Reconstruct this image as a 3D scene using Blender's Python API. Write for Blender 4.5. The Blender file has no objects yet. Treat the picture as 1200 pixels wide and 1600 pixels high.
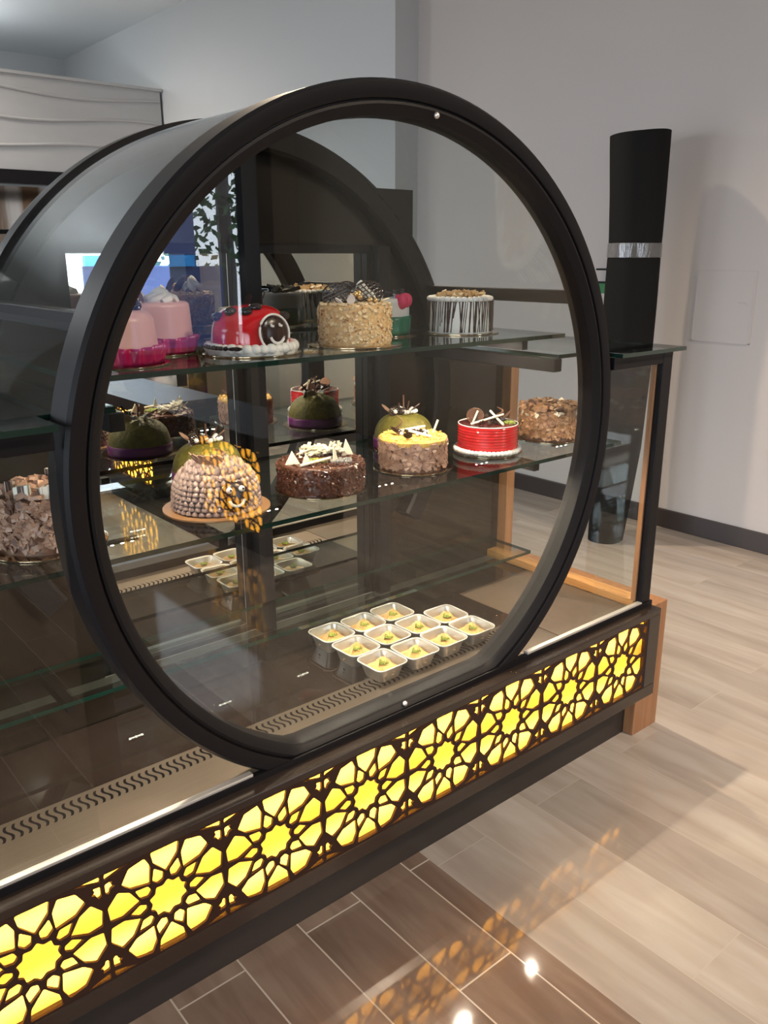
import bpy, bmesh, math, random
from mathutils import Vector, Matrix
R = math.radians
pi = math.pi
sc = bpy.context.scene
COL = sc.collection

# ------------------------------------------------------------------ camera, world, exposure
cam_d = bpy.data.cameras.new('camera')
cam_d.sensor_fit = 'HORIZONTAL'
cam_d.sensor_width = 36.0
cam_d.lens = 1306.87 * 36.0 / 1200.0
cam_d.clip_start = 0.02
cam = bpy.data.objects.new('camera', cam_d)
COL.objects.link(cam)
_r = Vector((0.76702837, -0.64160566, -0.00310677))
_u = Vector((0.1895579, 0.22198188, 0.95644751))
_f = Vector((0.6129725, 0.73421129, -0.29188782))
M = Matrix.Identity(4)
for i in range(3):
    M[i][0], M[i][1], M[i][2] = _r[i], _u[i], -_f[i]
M[0][3], M[1][3], M[2][3] = -1.11655, -1.26365, 1.47088
cam.matrix_world = M
sc.camera = cam

sc.view_settings.view_transform = 'Standard'
sc.view_settings.look = 'None'
sc.view_settings.gamma = 1.0
sc.view_settings.use_curve_mapping = False
sc.view_settings.exposure = 0.08
sc.cycles.max_bounces = 10
sc.cycles.diffuse_bounces = 4
sc.cycles.glossy_bounces = 6
sc.cycles.transparent_max_bounces = 32
sc.cycles.sample_clamp_indirect = 6.0
sc.cycles.caustics_reflective = False
sc.cycles.caustics_refractive = False

world = bpy.data.worlds.new('daylight')
sc.world = world
world.use_nodes = True
wn = world.node_tree
bg = wn.nodes['Background']
bg.inputs['Color'].default_value = (0.80, 0.89, 1.0, 1)
bg.inputs['Strength'].default_value = 7.5


def area_light(name, loc, direction, sx, sy, power, color, portal=False, spread=180):
    d = bpy.data.lights.new(name, 'AREA')
    d.shape = 'RECTANGLE'
    d.size, d.size_y = sx, sy
    d.energy = power
    d.color = color
    d.spread = R(spread)
    if portal:
        d.cycles.is_portal = True
    o = bpy.data.objects.new(name, d)
    o.location = loc
    o.rotation_euler = Vector(direction).to_track_quat('-Z', 'Y').to_euler()
    COL.objects.link(o)
    return o


def spot_light(name, loc, target, power, color, angle=70, blend=0.5, size=0.04):
    d = bpy.data.lights.new(name, 'SPOT')
    d.energy = power
    d.color = color
    d.spot_size = R(angle)
    d.spot_blend = blend
    d.shadow_soft_size = size
    o = bpy.data.objects.new(name, d)
    o.location = loc
    o.rotation_euler = (Vector(target) - Vector(loc)).to_track_quat('-Z', 'Y').to_euler()
    COL.objects.link(o)
    return o


WARM = (1.0, 0.80, 0.58)
# daylight enters through the shop windows: portals guide the sky light
area_light('window_portal', (-3.45, -2.35, 1.15), (1, 0, 0), 3.6, 2.3, 1, (1, 1, 1), True)
area_light('window_portal', (-3.45, 2.4, 1.15), (1, 0, 0), 3.3, 2.3, 1, (1, 1, 1), True)
area_light('window_portal', (2.02, -4.75, 1.68), (0, 1, 0), 1.18, 1.85, 1, (1, 1, 1), True)
# ceiling downlights
spot_light('ceiling_lamp', (1.3, 2.4, 3.5), (0.9, -0.4, 0.0), 460, WARM, 95, 0.9, 0.05)
spot_light('ceiling_lamp', (1.9, -2.6, 3.5), (1.6, -0.9, 0.0), 620, WARM, 100, 1.0, 0.15)
spot_light('ceiling_lamp', (-0.2, 6.2, 3.45), (1.2, 6.2, 1.2), 350, (1, .9, .8), 120, 1.0, 0.15)
spot_light('ceiling_lamp', (0.2, -2.4, 3.5), (0.0, 0.2, 0.8), 120, (1, .92, .82), 80, 0.9, 0.08)

_k = bpy.data.lights.new('kitchen_fill_light', 'POINT')  # unseen fill light, added to brighten the dim kitchen ceiling
_k.energy, _k.color, _k.shadow_soft_size = 70, (0.92, 0.97, 1.0), 0.12
_ko = bpy.data.objects.new('kitchen_fill_light', _k)
_ko.location = (-1.2, 5.6, 2.5)
COL.objects.link(_ko)

_k = bpy.data.lights.new('hood_top_fill_light', 'POINT')  # added fill hidden by the hood, lifts ceiling and back wall
_k.energy, _k.color, _k.shadow_soft_size = 26, (0.90, 0.96, 1.0), 0.15
_ko = bpy.data.objects.new('hood_top_fill_light', _k)
_ko.location = (0.9, 7.5, 3.2)
COL.objects.link(_ko)

# ------------------------------------------------------------------ mesh builder


class MB:
    def __init__(s):
        s.v, s.f, s.m = [], [], []

    def add(s, vs, fs, mi=0):
        b = len(s.v)
        s.v += [tuple(p) for p in vs]
        s.f += [tuple(b + i for i in f) for f in fs]
        s.m += [mi] * len(fs)
        return s

    def box(s, x0, x1, y0, y1, z0, z1, mi=0, side=None):
        vs = [(x0, y0, z0), (x1, y0, z0), (x1, y1, z0), (x0, y1, z0), (x0, y0, z1), (x1, y0, z1), (x1, y1, z1), (x0, y1, z1)]
        fs = [(0, 3, 2, 1), (4, 5, 6, 7), (0, 1, 5, 4), (1, 2, 6, 5), (2, 3, 7, 6), (3, 0, 4, 7)]
        b = len(s.v)
        s.v += vs
        s.f += [tuple(b + i for i in f) for f in fs]
        # side: thin axis; the other four faces take material 1 (polished glass edge)
        if side is None:
            s.m += [mi] * 6
        else:
            big = {'z': (0, 1), 'y': (2, 4), 'x': (3, 5)}[side]
            s.m += [0 if i in big else 1 for i in range(6)]
        return s

    def obox(s, c, ax, ay, az, mi=0):
        """oriented box: centre and three half-axis vectors"""
        c, ax, ay, az = Vector(c), Vector(ax), Vector(ay), Vector(az)
        vs = [c + ax * i + ay * j + az * k for k in (-1, 1) for i, j in ((-1, -1), (1, -1), (1, 1), (-1, 1))]
        return s.add(vs, [(0, 3, 2, 1), (4, 5, 6, 7), (0, 1, 5, 4), (1, 2, 6, 5), (2, 3, 7, 6), (3, 0, 4, 7)], mi)

    def lathe(s, prof, n=48, c=(0, 0, 0), mi=0, wob=None, closed=False, cap=True):
        """prof: list of (r, z); revolve about z"""
        vs, fs = [], []
        m = len(prof)
        for i in range(n):
            a = 2 * pi * i / n
            for j, (r, z) in enumerate(prof):
                k = wob(a, j) if wob else 0
                vs.append((c[0] + (r + k) * math.cos(a), c[1] + (r + k) * math.sin(a), c[2] + z))
        for i in range(n):
            i2 = (i + 1) % n
            for j in range(m if closed else m - 1):
                j2 = (j + 1) % m
                fs.append((i * m + j, i2 * m + j, i2 * m + j2, i * m + j2))
        if cap and not closed:
            if prof[0][0] > 1e-6:
                fs.append(tuple(i * m for i in reversed(range(n))))
            if prof[-1][0] > 1e-6:
                fs.append(tuple(i * m + m - 1 for i in range(n)))
        return s.add(vs, fs, mi)

    def ball(s, c, r, n=10, m=7, sq=1.0, mi=0):
        prof = [(max(1e-5, r * math.sin(pi * j / m)), -r * sq * math.cos(pi * j / m)) for j in range(m + 1)]
        return s.lathe(prof, n, c, mi, cap=False)

    def tube(s, pts, r, n=8, mi=0, closed=False, taper=None):
        pts = [Vector(p) for p in pts]
        k = len(pts)
        vs, fs = [], []
        for i, p in enumerate(pts):
            if closed:
                t = pts[(i + 1) % k] - pts[i - 1]
            else:
                t = pts[min(i + 1, k - 1)] - pts[max(i - 1, 0)]
            t = t.normalized() if t.length > 1e-9 else Vector((0, 0, 1))
            ref = Vector((0, 0, 1)) if abs(t.z) < 0.9 else Vector((1, 0, 0))
            a = t.cross(ref).normalized()
            b = t.cross(a)
            rr = r * (taper[i] if taper else 1)
            for q in range(n):
                w = 2 * pi * q / n
                vs.append(p + a * rr * math.cos(w) + b * rr * math.sin(w))
        for i in range(k if closed else k - 1):
            i2 = (i + 1) % k
            for q in range(n):
                q2 = (q + 1) % n
                fs.append((i * n + q, i * n + q2, i2 * n + q2, i2 * n + q))
        if not closed:
            fs.append(tuple(range(n)))
            fs.append(tuple((k - 1) * n + q for q in reversed(range(n))))
        return s.add(vs, fs, mi)

    def plate(s, poly, origin, ux, uy, th, mi=0):
        """polygon in the plane ux, uy extruded by th along the normal"""
        o, ux, uy = Vector(origin), Vector(ux), Vector(uy)
        nrm = ux.cross(uy).normalized()
        n = len(poly)
        lo = [o + ux * a + uy * b - nrm * th / 2 for a, b in poly]
        hi = [p + nrm * th for p in lo]
        fs = [tuple(reversed(range(n))), tuple(range(n, 2 * n))]
        for i in range(n):
            j = (i + 1) % n
            fs.append((i, j, n + j, n + i))
        return s.add(lo + hi, fs, mi)

    def build(s, name, mats, parent=None, smooth=False, world=True, bevel=0):
        me = bpy.data.meshes.new(name)
        off = Vector((0, 0, 0))
        if parent is not None and world:
            q = parent
            while q is not None:
                off += q.location
                q = q.parent
        me.from_pydata([tuple(Vector(v) - off) for v in s.v], [], s.f)
        if not isinstance(mats, (list, tuple)):
            mats = [mats]
        for m in mats:
            me.materials.append(m)
        for p, mi in zip(me.polygons, s.m):
            p.material_index = min(mi, len(mats) - 1)
            p.use_smooth = smooth
        bm = bmesh.new()
        bm.from_mesh(me)
        bmesh.ops.recalc_face_normals(bm, faces=bm.faces)
        bm.to_mesh(me)
        bm.free()
        me.update()
        o = bpy.data.objects.new(name, me)
        COL.objects.link(o)
        if parent is not None:
            o.parent = parent
        if smooth:
            try:
                me.set_sharp_from_angle(angle=R(40))
            except Exception:
                pass
        if bevel:
            bv = o.modifiers.new('bevel', 'BEVEL')
            bv.width = bevel
            bv.segments = 2
            bv.limit_method = 'ANGLE'
        return o


def thing(name, label, cat, loc=(0, 0, 0), rz=0, group=None):
    o = bpy.data.objects.new(name, None)
    o.location = loc
    o.rotation_euler = (0, 0, rz)
    o.empty_display_size = 0.05
    COL.objects.link(o)
    o['label'], o['category'] = label, cat
    if group:
        o['group'] = group
    return o


def tag(o, label, cat, group=None):
    o['label'], o['category'] = label, cat
    if group:
        o['group'] = group
    return o


def struct(o):
    o['kind'] = 'structure'
    return o

# ------------------------------------------------------------------ materials


def mat(name, col, rough=0.5, metal=0.0, spec=0.5, noise=None, bump=None, emit=None, coat=0.0, sub=0.0, stretch=(1, 1, 1)):
    """noise=(scale, colour2, contrast)   bump=(scale, strength)"""
    m = bpy.data.materials.new(name)
    m.use_nodes = True
    nt = m.node_tree
    b = nt.nodes['Principled BSDF']
    b.inputs['Base Color'].default_value = (*col, 1)
    b.inputs['Roughness'].default_value = rough
    b.inputs['Metallic'].default_value = metal
    b.inputs['Specular IOR Level'].default_value = spec
    b.inputs['Coat Weight'].default_value = coat
    b.inputs['Coat Roughness'].default_value = 0.06
    if sub:
        b.inputs['Subsurface Weight'].default_value = sub
        b.inputs['Subsurface Scale'].default_value = 0.01
    if emit:
        b.inputs['Emission Color'].default_value = (*emit[0], 1)
        b.inputs['Emission Strength'].default_value = emit[1]
    if noise or bump:
        tc = nt.nodes.new('ShaderNodeTexCoord')
        mp = nt.nodes.new('ShaderNodeMapping')
        mp.inputs['Scale'].default_value = stretch
        nt.links.new(tc.outputs['Object'], mp.inputs['Vector'])
    if noise:
        n = nt.nodes.new('ShaderNodeTexNoise')
        n.inputs['Scale'].default_value = noise[0]
        n.inputs['Detail'].default_value = 5
        nt.links.new(mp.outputs[0], n.inputs['Vector'])
        r = nt.nodes.new('ShaderNodeValToRGB')
        c = noise[2] if len(noise) > 2 else 0.15
        r.color_ramp.elements[0].position = 0.5 - c
        r.color_ramp.elements[1].position = 0.5 + c
        r.color_ramp.elements[0].color = (*col, 1)
        r.color_ramp.elements[1].color = (*noise[1], 1)
        nt.links.new(n.outputs['Fac'], r.inputs[0])
        nt.links.new(r.outputs[0], b.inputs['Base Color'])
    if bump:
        n2 = nt.nodes.new('ShaderNodeTexNoise')
        n2.inputs['Scale'].default_value = bump[0]
        n2.inputs['Detail'].default_value = 4
        nt.links.new(mp.outputs[0], n2.inputs['Vector'])
        bp = nt.nodes.new('ShaderNodeBump')
        bp.inputs['Strength'].default_value = bump[1]
        bp.inputs['Distance'].default_value = 0.004
        nt.links.new(n2.outputs['Fac'], bp.inputs['Height'])
        nt.links.new(bp.outputs[0], b.inputs['Normal'])
    return m


def glass_mat(name, tint=(0.97, 0.985, 0.98), f0=0.045, haze=0.0, rough=0.0):
    """a clear pane: see-through with an angle-dependent reflection"""
    m = bpy.data.materials.new(name)
    m.use_nodes = True
    nt = m.node_tree
    nt.nodes.clear()
    out = nt.nodes.new('ShaderNodeOutputMaterial')
    tr = nt.nodes.new('ShaderNodeBsdfTransparent')
    tr.inputs[0].default_value = (*tint, 1)
    gl = nt.nodes.new('ShaderNodeBsdfGlossy')
    gl.inputs['Roughness'].default_value = rough
    gl.inputs['Color'].default_value = (1, 1, 1, 1)
    lw = nt.nodes.new('ShaderNodeLayerWeight')
    lw.inputs['Blend'].default_value = 0.5
    pw = nt.nodes.new('ShaderNodeMath')
    pw.operation = 'POWER'
    pw.inputs[1].default_value = 7.5
    nt.links.new(lw.outputs['Facing'], pw.inputs[0])
    ma = nt.nodes.new('ShaderNodeMath')
    ma.operation = 'MULTIPLY_ADD'
    ma.inputs[1].default_value = 1 - f0
    ma.inputs[2].default_value = f0
    nt.links.new(pw.outputs[0], ma.inputs[0])
    mx = nt.nodes.new('ShaderNodeMixShader')
    nt.links.new(ma.outputs[0], mx.inputs[0])
    base = tr
    if haze:
        df = nt.nodes.new('ShaderNodeBsdfDiffuse')
        df.inputs[0].default_value = (0.8, 0.85, 0.85, 1)
        mh = nt.nodes.new('ShaderNodeMixShader')
        mh.inputs[0].default_value = haze
        nt.links.new(tr.outputs[0], mh.inputs[1])
        nt.links.new(df.outputs[0], mh.inputs[2])
        base = mh
    nt.links.new(base.outputs[0], mx.inputs[1])
    nt.links.new(gl.outputs[0], mx.inputs[2])
    nt.links.new(mx.outputs[0], out.inputs[0])
    return m


def wood_mat(name, c1, c2, rough, axis=1, scale=6.0):
    st = [9, 9, 9]
    st[axis] = 0.7
    return mat(name, c1, rough, noise=(scale, c2, 0.2), stretch=tuple(st))


def floor_mat(name, c1, c2, c3, w, l, off, grout, gw, rough, rough2):
    """wood-look planks running along y: width w, length l, staggered, with joints"""
    m = bpy.data.materials.new(name)
    m.use_nodes = True
    nt = m.node_tree
    N, L = nt.nodes, nt.links
    b = N['Principled BSDF']
    tc = N.new('ShaderNodeTexCoord')
    mp = N.new('ShaderNodeMapping')
    mp.inputs['Rotation'].default_value = (0, 0, R(90))
    mp.inputs['Location'].default_value = off
    L.new(tc.outputs['Object'], mp.inputs['Vector'])
    br = N.new('ShaderNodeTexBrick')
    br.offset = 0.5
    br.inputs['Scale'].default_value = 1
    br.inputs['Brick Width'].default_value = l
    br.inputs['Row Height'].default_value = w
    br.inputs['Mortar Size'].default_value = gw
    br.inputs['Color1'].default_value = (0.0, 0, 0, 1)
    br.inputs['Color2'].default_value = (1, 1, 1, 1)
    br.inputs['Mortar'].default_value = (0.5, 0.5, 0.5, 1)
    br.inputs['Mortar Smooth'].default_value = 0.1
    L.new(mp.outputs[0], br.inputs['Vector'])
    m2 = N.new('ShaderNodeMapping')
    m2.inputs['Scale'].default_value = (9, 1.1, 1)
    L.new(tc.outputs['Object'], m2.inputs['Vector'])
    # shift the grain from plank to plank
    ad = N.new('ShaderNodeVectorMath')
    ad.operation = 'MULTIPLY_ADD'
    ad.inputs[1].default_value = (7, 7, 7)
    L.new(br.outputs['Color'], ad.inputs[0])
    L.new(m2.outputs[0], ad.inputs[2])
    n = N.new('ShaderNodeTexNoise')
    n.inputs['Scale'].default_value = 1.6
    n.inputs['Detail'].default_value = 7
    n.inputs['Distortion'].default_value = 0.6
    L.new(ad.outputs[0], n.inputs['Vector'])
    r = N.new('ShaderNodeValToRGB')
    e = r.color_ramp.elements
    e[0].position, e[0].color = 0.33, (*c1, 1)
    e[1].position, e[1].color = 0.68, (*c3, 1)
    k = e.new(0.5)
    k.color = (*c2, 1)
    L.new(n.outputs['Fac'], r.inputs[0])
    hs = N.new('ShaderNodeMix')
    hs.data_type = 'RGBA'
    hs.blend_type = 'MULTIPLY'
    hs.inputs[0].default_value = 0.22
    L.new(r.outputs[0], hs.inputs[6])
    L.new(br.outputs['Color'], hs.inputs[7])
    mx = N.new('ShaderNodeMix')
    mx.data_type = 'RGBA'
    L.new(br.outputs['Fac'], mx.inputs[0])
    L.new(hs.outputs[2], mx.inputs[6])
    mx.inputs[7].default_value = (*grout, 1)
    L.new(mx.outputs[2], b.inputs['Base Color'])
    b.inputs['Roughness'].default_value = rough
    b.inputs['Specular IOR Level'].default_value = rough2
    return m


WALL = mat('wall_paint', (0.50, 0.462, 0.44), 0.8, noise=(1.2, (0.525, 0.485, 0.465), 0.3), spec=0.2)
WALL2 = mat('wall_paint_cool', (0.52, 0.53, 0.535), 0.8, spec=0.2)
CEIL = mat('ceiling_paint', (0.84, 0.87, 0.88), 0.85, spec=0.2)
BEIGE = mat('warm_wall_paint', (0.33, 0.275, 0.205), 0.8, spec=0.2)
DARKWOOD = mat('dark_skirting', (0.035, 0.025, 0.022), 0.4)
BLACK = mat('black_powder_coat', (0.007, 0.006, 0.007), 0.45, spec=0.16, noise=(3, (0.009, 0.008, 0.009), 0.3))
BLACKG = mat('black_gloss_lacquer', (0.026, 0.017, 0.013), 0.22, spec=0.6)
PANEL = mat('dark_brown_laminate', (0.014, 0.0105, 0.009), 0.16, spec=0.35, noise=(4, (0.018, 0.014, 0.011), 0.3))
PLINTH = mat('dark_plinth', (0.022, 0.017, 0.015), 0.45)
GRANITE = mat('black_granite', (0.017, 0.012, 0.010), 0.015, spec=0.7)
DECKB = mat('brown_laminate_deck', (0.10, 0.075, 0.055), 0.35, noise=(40, (0.085, 0.064, 0.047), 0.2))
STEEL = mat('brushed_steel', (0.27, 0.215, 0.17), 0.34, 0.85, noise=(30, (0.24, 0.19, 0.15), 0.3), stretch=(0.3, 6, 6))
CHROME = mat('polished_trim', (0.85, 0.80, 0.74), 0.38, 0.8)
HOODST = mat('hood_steel', (0.50, 0.485, 0.475), 0.42, 0.45, noise=(2, (0.46, 0.45, 0.44), 0.3), stretch=(1, 1, 4))
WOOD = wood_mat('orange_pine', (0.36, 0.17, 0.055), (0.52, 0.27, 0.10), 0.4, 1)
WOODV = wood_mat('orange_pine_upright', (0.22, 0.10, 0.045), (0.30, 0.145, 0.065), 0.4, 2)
MIRROR = mat('mirror_silver', (0.84, 0.85, 0.83), 0.0, 1.0)
GLASS = glass_mat('clear_glass', f0=0.03)
SHELFG = glass_mat('shelf_glass', (0.86, 0.90, 0.88), 0.085)
ACRYL = glass_mat('curved_acrylic', (0.92, 0.94, 0.94), 0.035, haze=0.006, rough=0.03)
GEDGE = mat('green_glass_edge', (0.004, 0.020, 0.015), 0.1, spec=0.7)
SCREEN = mat('lattice_brown', (0.030, 0.013, 0.008), 0.6, spec=0.2)
YELLOW = bpy.data.materials.new('yellow_diffuser_film')
YELLOW.use_nodes = True
_n = YELLOW.node_tree
_t = _n.nodes.new('ShaderNodeBsdfTranslucent')
_t.inputs[0].default_value = (1.0, 0.42, 0.040, 1)
_m = _n.nodes.new('ShaderNodeMixShader')
_m.inputs[0].default_value = 0.8
_n.nodes['Principled BSDF'].inputs['Base Color'].default_value = (0.7, 0.35, 0.06, 1)
_n.nodes['Principled BSDF'].inputs['Roughness'].default_value = 0.3
_n.links.new(_n.nodes['Principled BSDF'].outputs[0], _m.inputs[1])
_n.links.new(_t.outputs[0], _m.inputs[2])
_n.links.new(_m.outputs[0], _n.nodes['Material Output'].inputs[0])
YEMIT = mat('lit_yellow_backing', (0.8, 0.6, 0.1), 0.6, emit=((1.0, 0.42, 0.03), 8.5))
DOT = mat('led_dot', (1, 1, 1), 0.5, emit=((1.0, 0.92, 0.8), 500.0))
DOT.cycles.emission_sampling = 'NONE'
ROLLM = mat('black_felt', (0.013, 0.013, 0.013), 0.85, spec=0.05, bump=(60, 0.2))
TAPE = mat('clear_packing_tape', (0.10, 0.10, 0.10), 0.12, spec=0.9, bump=(60, 0.9), stretch=(1, 1, 0.3))

# ------------------------------------------------------------------ setting
ZC, RO, D = 1.079, 0.7005, 0.637      # ring centre height, ring radius, depth of the case


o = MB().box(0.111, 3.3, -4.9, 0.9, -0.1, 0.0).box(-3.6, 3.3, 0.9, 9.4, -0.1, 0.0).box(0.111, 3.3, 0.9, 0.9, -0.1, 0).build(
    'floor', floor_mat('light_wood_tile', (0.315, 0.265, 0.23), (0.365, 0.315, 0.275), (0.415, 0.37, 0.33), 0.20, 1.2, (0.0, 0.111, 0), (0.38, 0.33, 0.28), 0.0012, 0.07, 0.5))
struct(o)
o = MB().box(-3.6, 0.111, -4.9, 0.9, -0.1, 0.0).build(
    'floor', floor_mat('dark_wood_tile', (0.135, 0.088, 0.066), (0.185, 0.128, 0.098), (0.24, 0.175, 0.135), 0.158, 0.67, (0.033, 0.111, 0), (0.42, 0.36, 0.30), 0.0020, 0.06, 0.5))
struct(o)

struct(MB().box(3.0, 3.2, -1.6, 3.3, 0, 3.58).build('wall_right', WALL))
struct(MB().box(2.8, 3.2, 3.3, 9.2, 0, 3.58).build('wall_far_right', WALL2))
struct(MB().box(-3.6, 2.8, 8.95, 9.15, 0, 3.58).build('wall_back', WALL2))
struct(MB().box(-3.6, 3.2, -4.9, 9.2, 3.58, 3.7).build('ceiling', CEIL))
struct(MB().box(3.0, 3.2, -4.9, -1.6, 0, 3.58).build('wall_front_right', BEIGE))
# street wall behind the photographer with a window
w = MB()
w.box(-3.6, 1.42, -4.9, -4.7, 0, 3.58).box(2.62, 3.2, -4.9, -4.7, 0, 3.58).box(1.42, 2.62, -4.9, -4.7, 2.6, 3.58).box(1.42, 2.62, -4.9, -4.7, 0, 0.75)
struct(w.build('wall_front', BEIGE))
w = MB()
w.box(1.40, 1.46, -4.92, -4.62, 0.7, 2.65).box(2.56, 2.70, -4.92, -4.60, 0, 2.65).box(1.40, 2.65, -4.92, -4.62, 2.56, 2.65).box(1.40, 2.65, -4.92, -4.62, 0.70, 0.78)
struct(w.build('window_1', ROLLM))
w = MB()
w.box(-3.6, -3.4, -4.9, -4.2, 0, 3.58).box(-3.6, -3.4, -0.5, 0.7, 0, 3.58).box(-3.6, -3.4, 4.1, 9.2, 0, 3.58)
w.box(-3.6, -3.4, -4.2, -0.5, 2.3, 3.58).box(-3.6, -3.4, 0.7, 4.1, 2.3, 3.58)
struct(w.build('wall_left', BEIGE))
for k, (a, b_) in enumerate(((-4.2, -0.5), (0.7, 4.1))):
    w = MB()
    w.box(-3.55, -3.42, a, a + 0.07, 0, 2.3).box(-3.55, -3.42, b_ - 0.07, b_, 0, 2.3).box(-3.55, -3.42, a, b_, 2.24, 2.3).box(-3.55, -3.42, a, b_, 0, 0.07)
    mid = (a + b_) / 2
    w.box(-3.55, -3.42, mid - 0.035, mid + 0.035, 0, 2.3)
    struct(w.build('window_%d' % (k + 2), BLACK))
w = MB()
w.box(2.982, 3.0, -4.7, 3.3, 0, 0.105)
struct(w.build('baseboard_right', DARKWOOD, bevel=0.003))
struct(MB().box(2.782, 2.8, 3.3, 8.95, 0, 0.105).box(2.8, 2.982, 3.282, 3.3, 0, 0.105).build('baseboard_back', DARKWOOD))
# painted access panel set in the right wall
ap = tag(MB().box(2.996, 3.0, 0.815, 1.135, 1.045, 1.40).build('access_panel', WALL, bevel=0.003), 'wall-coloured flat access panel set in the right wall', 'panel')
MB().box(2.9945, 2.996, 0.815, 0.823, 1.045, 1.40).box(2.9945, 2.996, 1.127, 1.135, 1.045, 1.40).box(2.9945, 2.996, 0.815, 1.135, 1.045, 1.050).build('panel_edge', WALL, ap)
MB().tube([(2.995, 0.845, 1.235), (2.994, 0.86, 1.25), (2.995, 0.90, 1.245)], 0.0012).build('panel_latch', WALL2, ap)

# extractor hood and the steel work behind it
hood = thing('extractor_hood', 'brushed steel extractor hood canopy hanging in the back kitchen', 'hood', (0.9, 7.1, 2.1))
MB().box(-1.6, 2.78, 6.62, 7.9, 2.18, 2.945).build('canopy', HOODST, hood, bevel=0.01)
MB().box(-1.6, 2.79, 6.60, 6.64, 2.935, 2.96).build('top_lip', HOODST, hood)
w = MB()
for base, amp, ph in ((2.83, 0.03, 0.4), (2.63, 0.035, 1.7), (2.40, 0.03, 3.0)):
    pts = [(-1.6 + 4.36 * i / 60, 6.618, base + amp * math.sin(ph + 4.36 * i / 60 * 3.0)) for i in range(61)]
    w.tube(pts, 0.014, 8)  # wavy tubes added in place of soft reflections on the steel
w.build('canopy_reflection_lines', HOODST, hood, smooth=True)
MB().box(-1.6, 2.79, 6.60, 6.70, 2.08, 2.19).build('grease_gutter', BLACK, hood)
spl = thing('kitchen_splashback', 'shiny steel splashback under the hood, warped reflections painted into its colour', 'splashback', (0.9, 7.9, 0))
mm = mat('steel_painted_reflections', (0.75, 0.70, 0.66), 0.12, 0.9, noise=(2.2, (0.25, 0.16, 0.10), 0.08), stretch=(3, 1, 0.25))  # brown and pale streaks put warped reflections into the steel colour
MB().box(-1.6, 2.78, 7.88, 7.92, 0.9, 2.15).build('steel_sheet', mm, spl)
MB().box(-1.6, 2.78, 7.82, 7.88, 1.70, 1.74).build('wall_rail', BLACK, spl)
MB().box(-1.6, 2.78, 7.3, 7.9, 0.0, 0.9).build('worktop_cabinet', STEEL, spl)

# ------------------------------------------------------------------ lattice screen (holes of a ten-fold star band)


def rot2(p, a):
    c, s_ = math.cos(a), math.sin(a)
    return (p[0] * c - p[1] * s_, p[0] * s_ + p[1] * c)


def clip_poly(poly, axis, lim, sign):
    out = []
    n = len(poly)
    for i in range(n):
        a, b = poly[i], poly[(i + 1) % n]
        ia, ib = sign * (a[axis] - lim) <= 0, sign * (b[axis] - lim) <= 0
        if ia:
            out.append(a)
        if ia != ib:
            t = (lim - a[axis]) / (b[axis] - a[axis])
            out.append((a[0] + (b[0] - a[0]) * t, a[1] + (b[1] - a[1]) * t))
    return out


def area2(p):
    return abs(sum(p[i][0] * p[(i + 1) % len(p)][1] - p[(i + 1) % len(p)][0] * p[i][1] for i in range(len(p)))) / 2


def soften(poly, k=0.12):
    """cut the corners of a hole a little"""
    out = []
    n = len(poly)
    for i in range(n):
        a, b, c = poly[i - 1], poly[i], poly[(i + 1) % n]
        for q in (a, c):
            d = math.dist(b, q)
            t = min(0.008, d * 0.3) / d if d > 1e-6 else 0
            out.append((b[0] + (q[0] - b[0]) * t, b[1] + (q[1] - b[1]) * t))
    return out


def cell_holes():
    H = []
    st = []
    for k in range(20):
        a = R(18 * k)
        r = 0.168 if k % 2 else 0.136
        st.append((r * math.cos(a), r * math.sin(a)))
    H.append(st)
    for k in range(10):
        a = R(36 * k + 18)
        pet = [(0.240, 0), (0.357, 0.101), (0.456, 0.119), (0.509, 0), (0.456, -0.119), (0.357, -0.101)]
        H.append([rot2(p, a) for p in pet])
        a = R(36 * k)
        kt = [(0.328, 0), (0.238, 0.053), (0.180, 0.024), (0.180, -0.024), (0.238, -0.053)]
        H.append([rot2(p, a) for p in kt])
    corner = [(0.484, 0.376), (0.425, 0.384), (0.440, 0.352), (0.408, 0.330), (0.446, 0.316), (0.458, 0.280), (0.484, 0.290)]
    tri = [(0.285, 0.462), (0.484, 0.462), (0.484, 0.408)]
    for p in (corner, tri):
        for sx in (1, -1):
            for sy in (1, -1):
                H.append([(sx * a, sy * b) for a, b in p])
    res = []
    for h in H:
        q = clip_poly(clip_poly(h, 1, 0.462, 1), 1, -0.462, -1)
        if len(q) > 2 and area2(q) > 2e-4:
            res.append(q)
    return res


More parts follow.
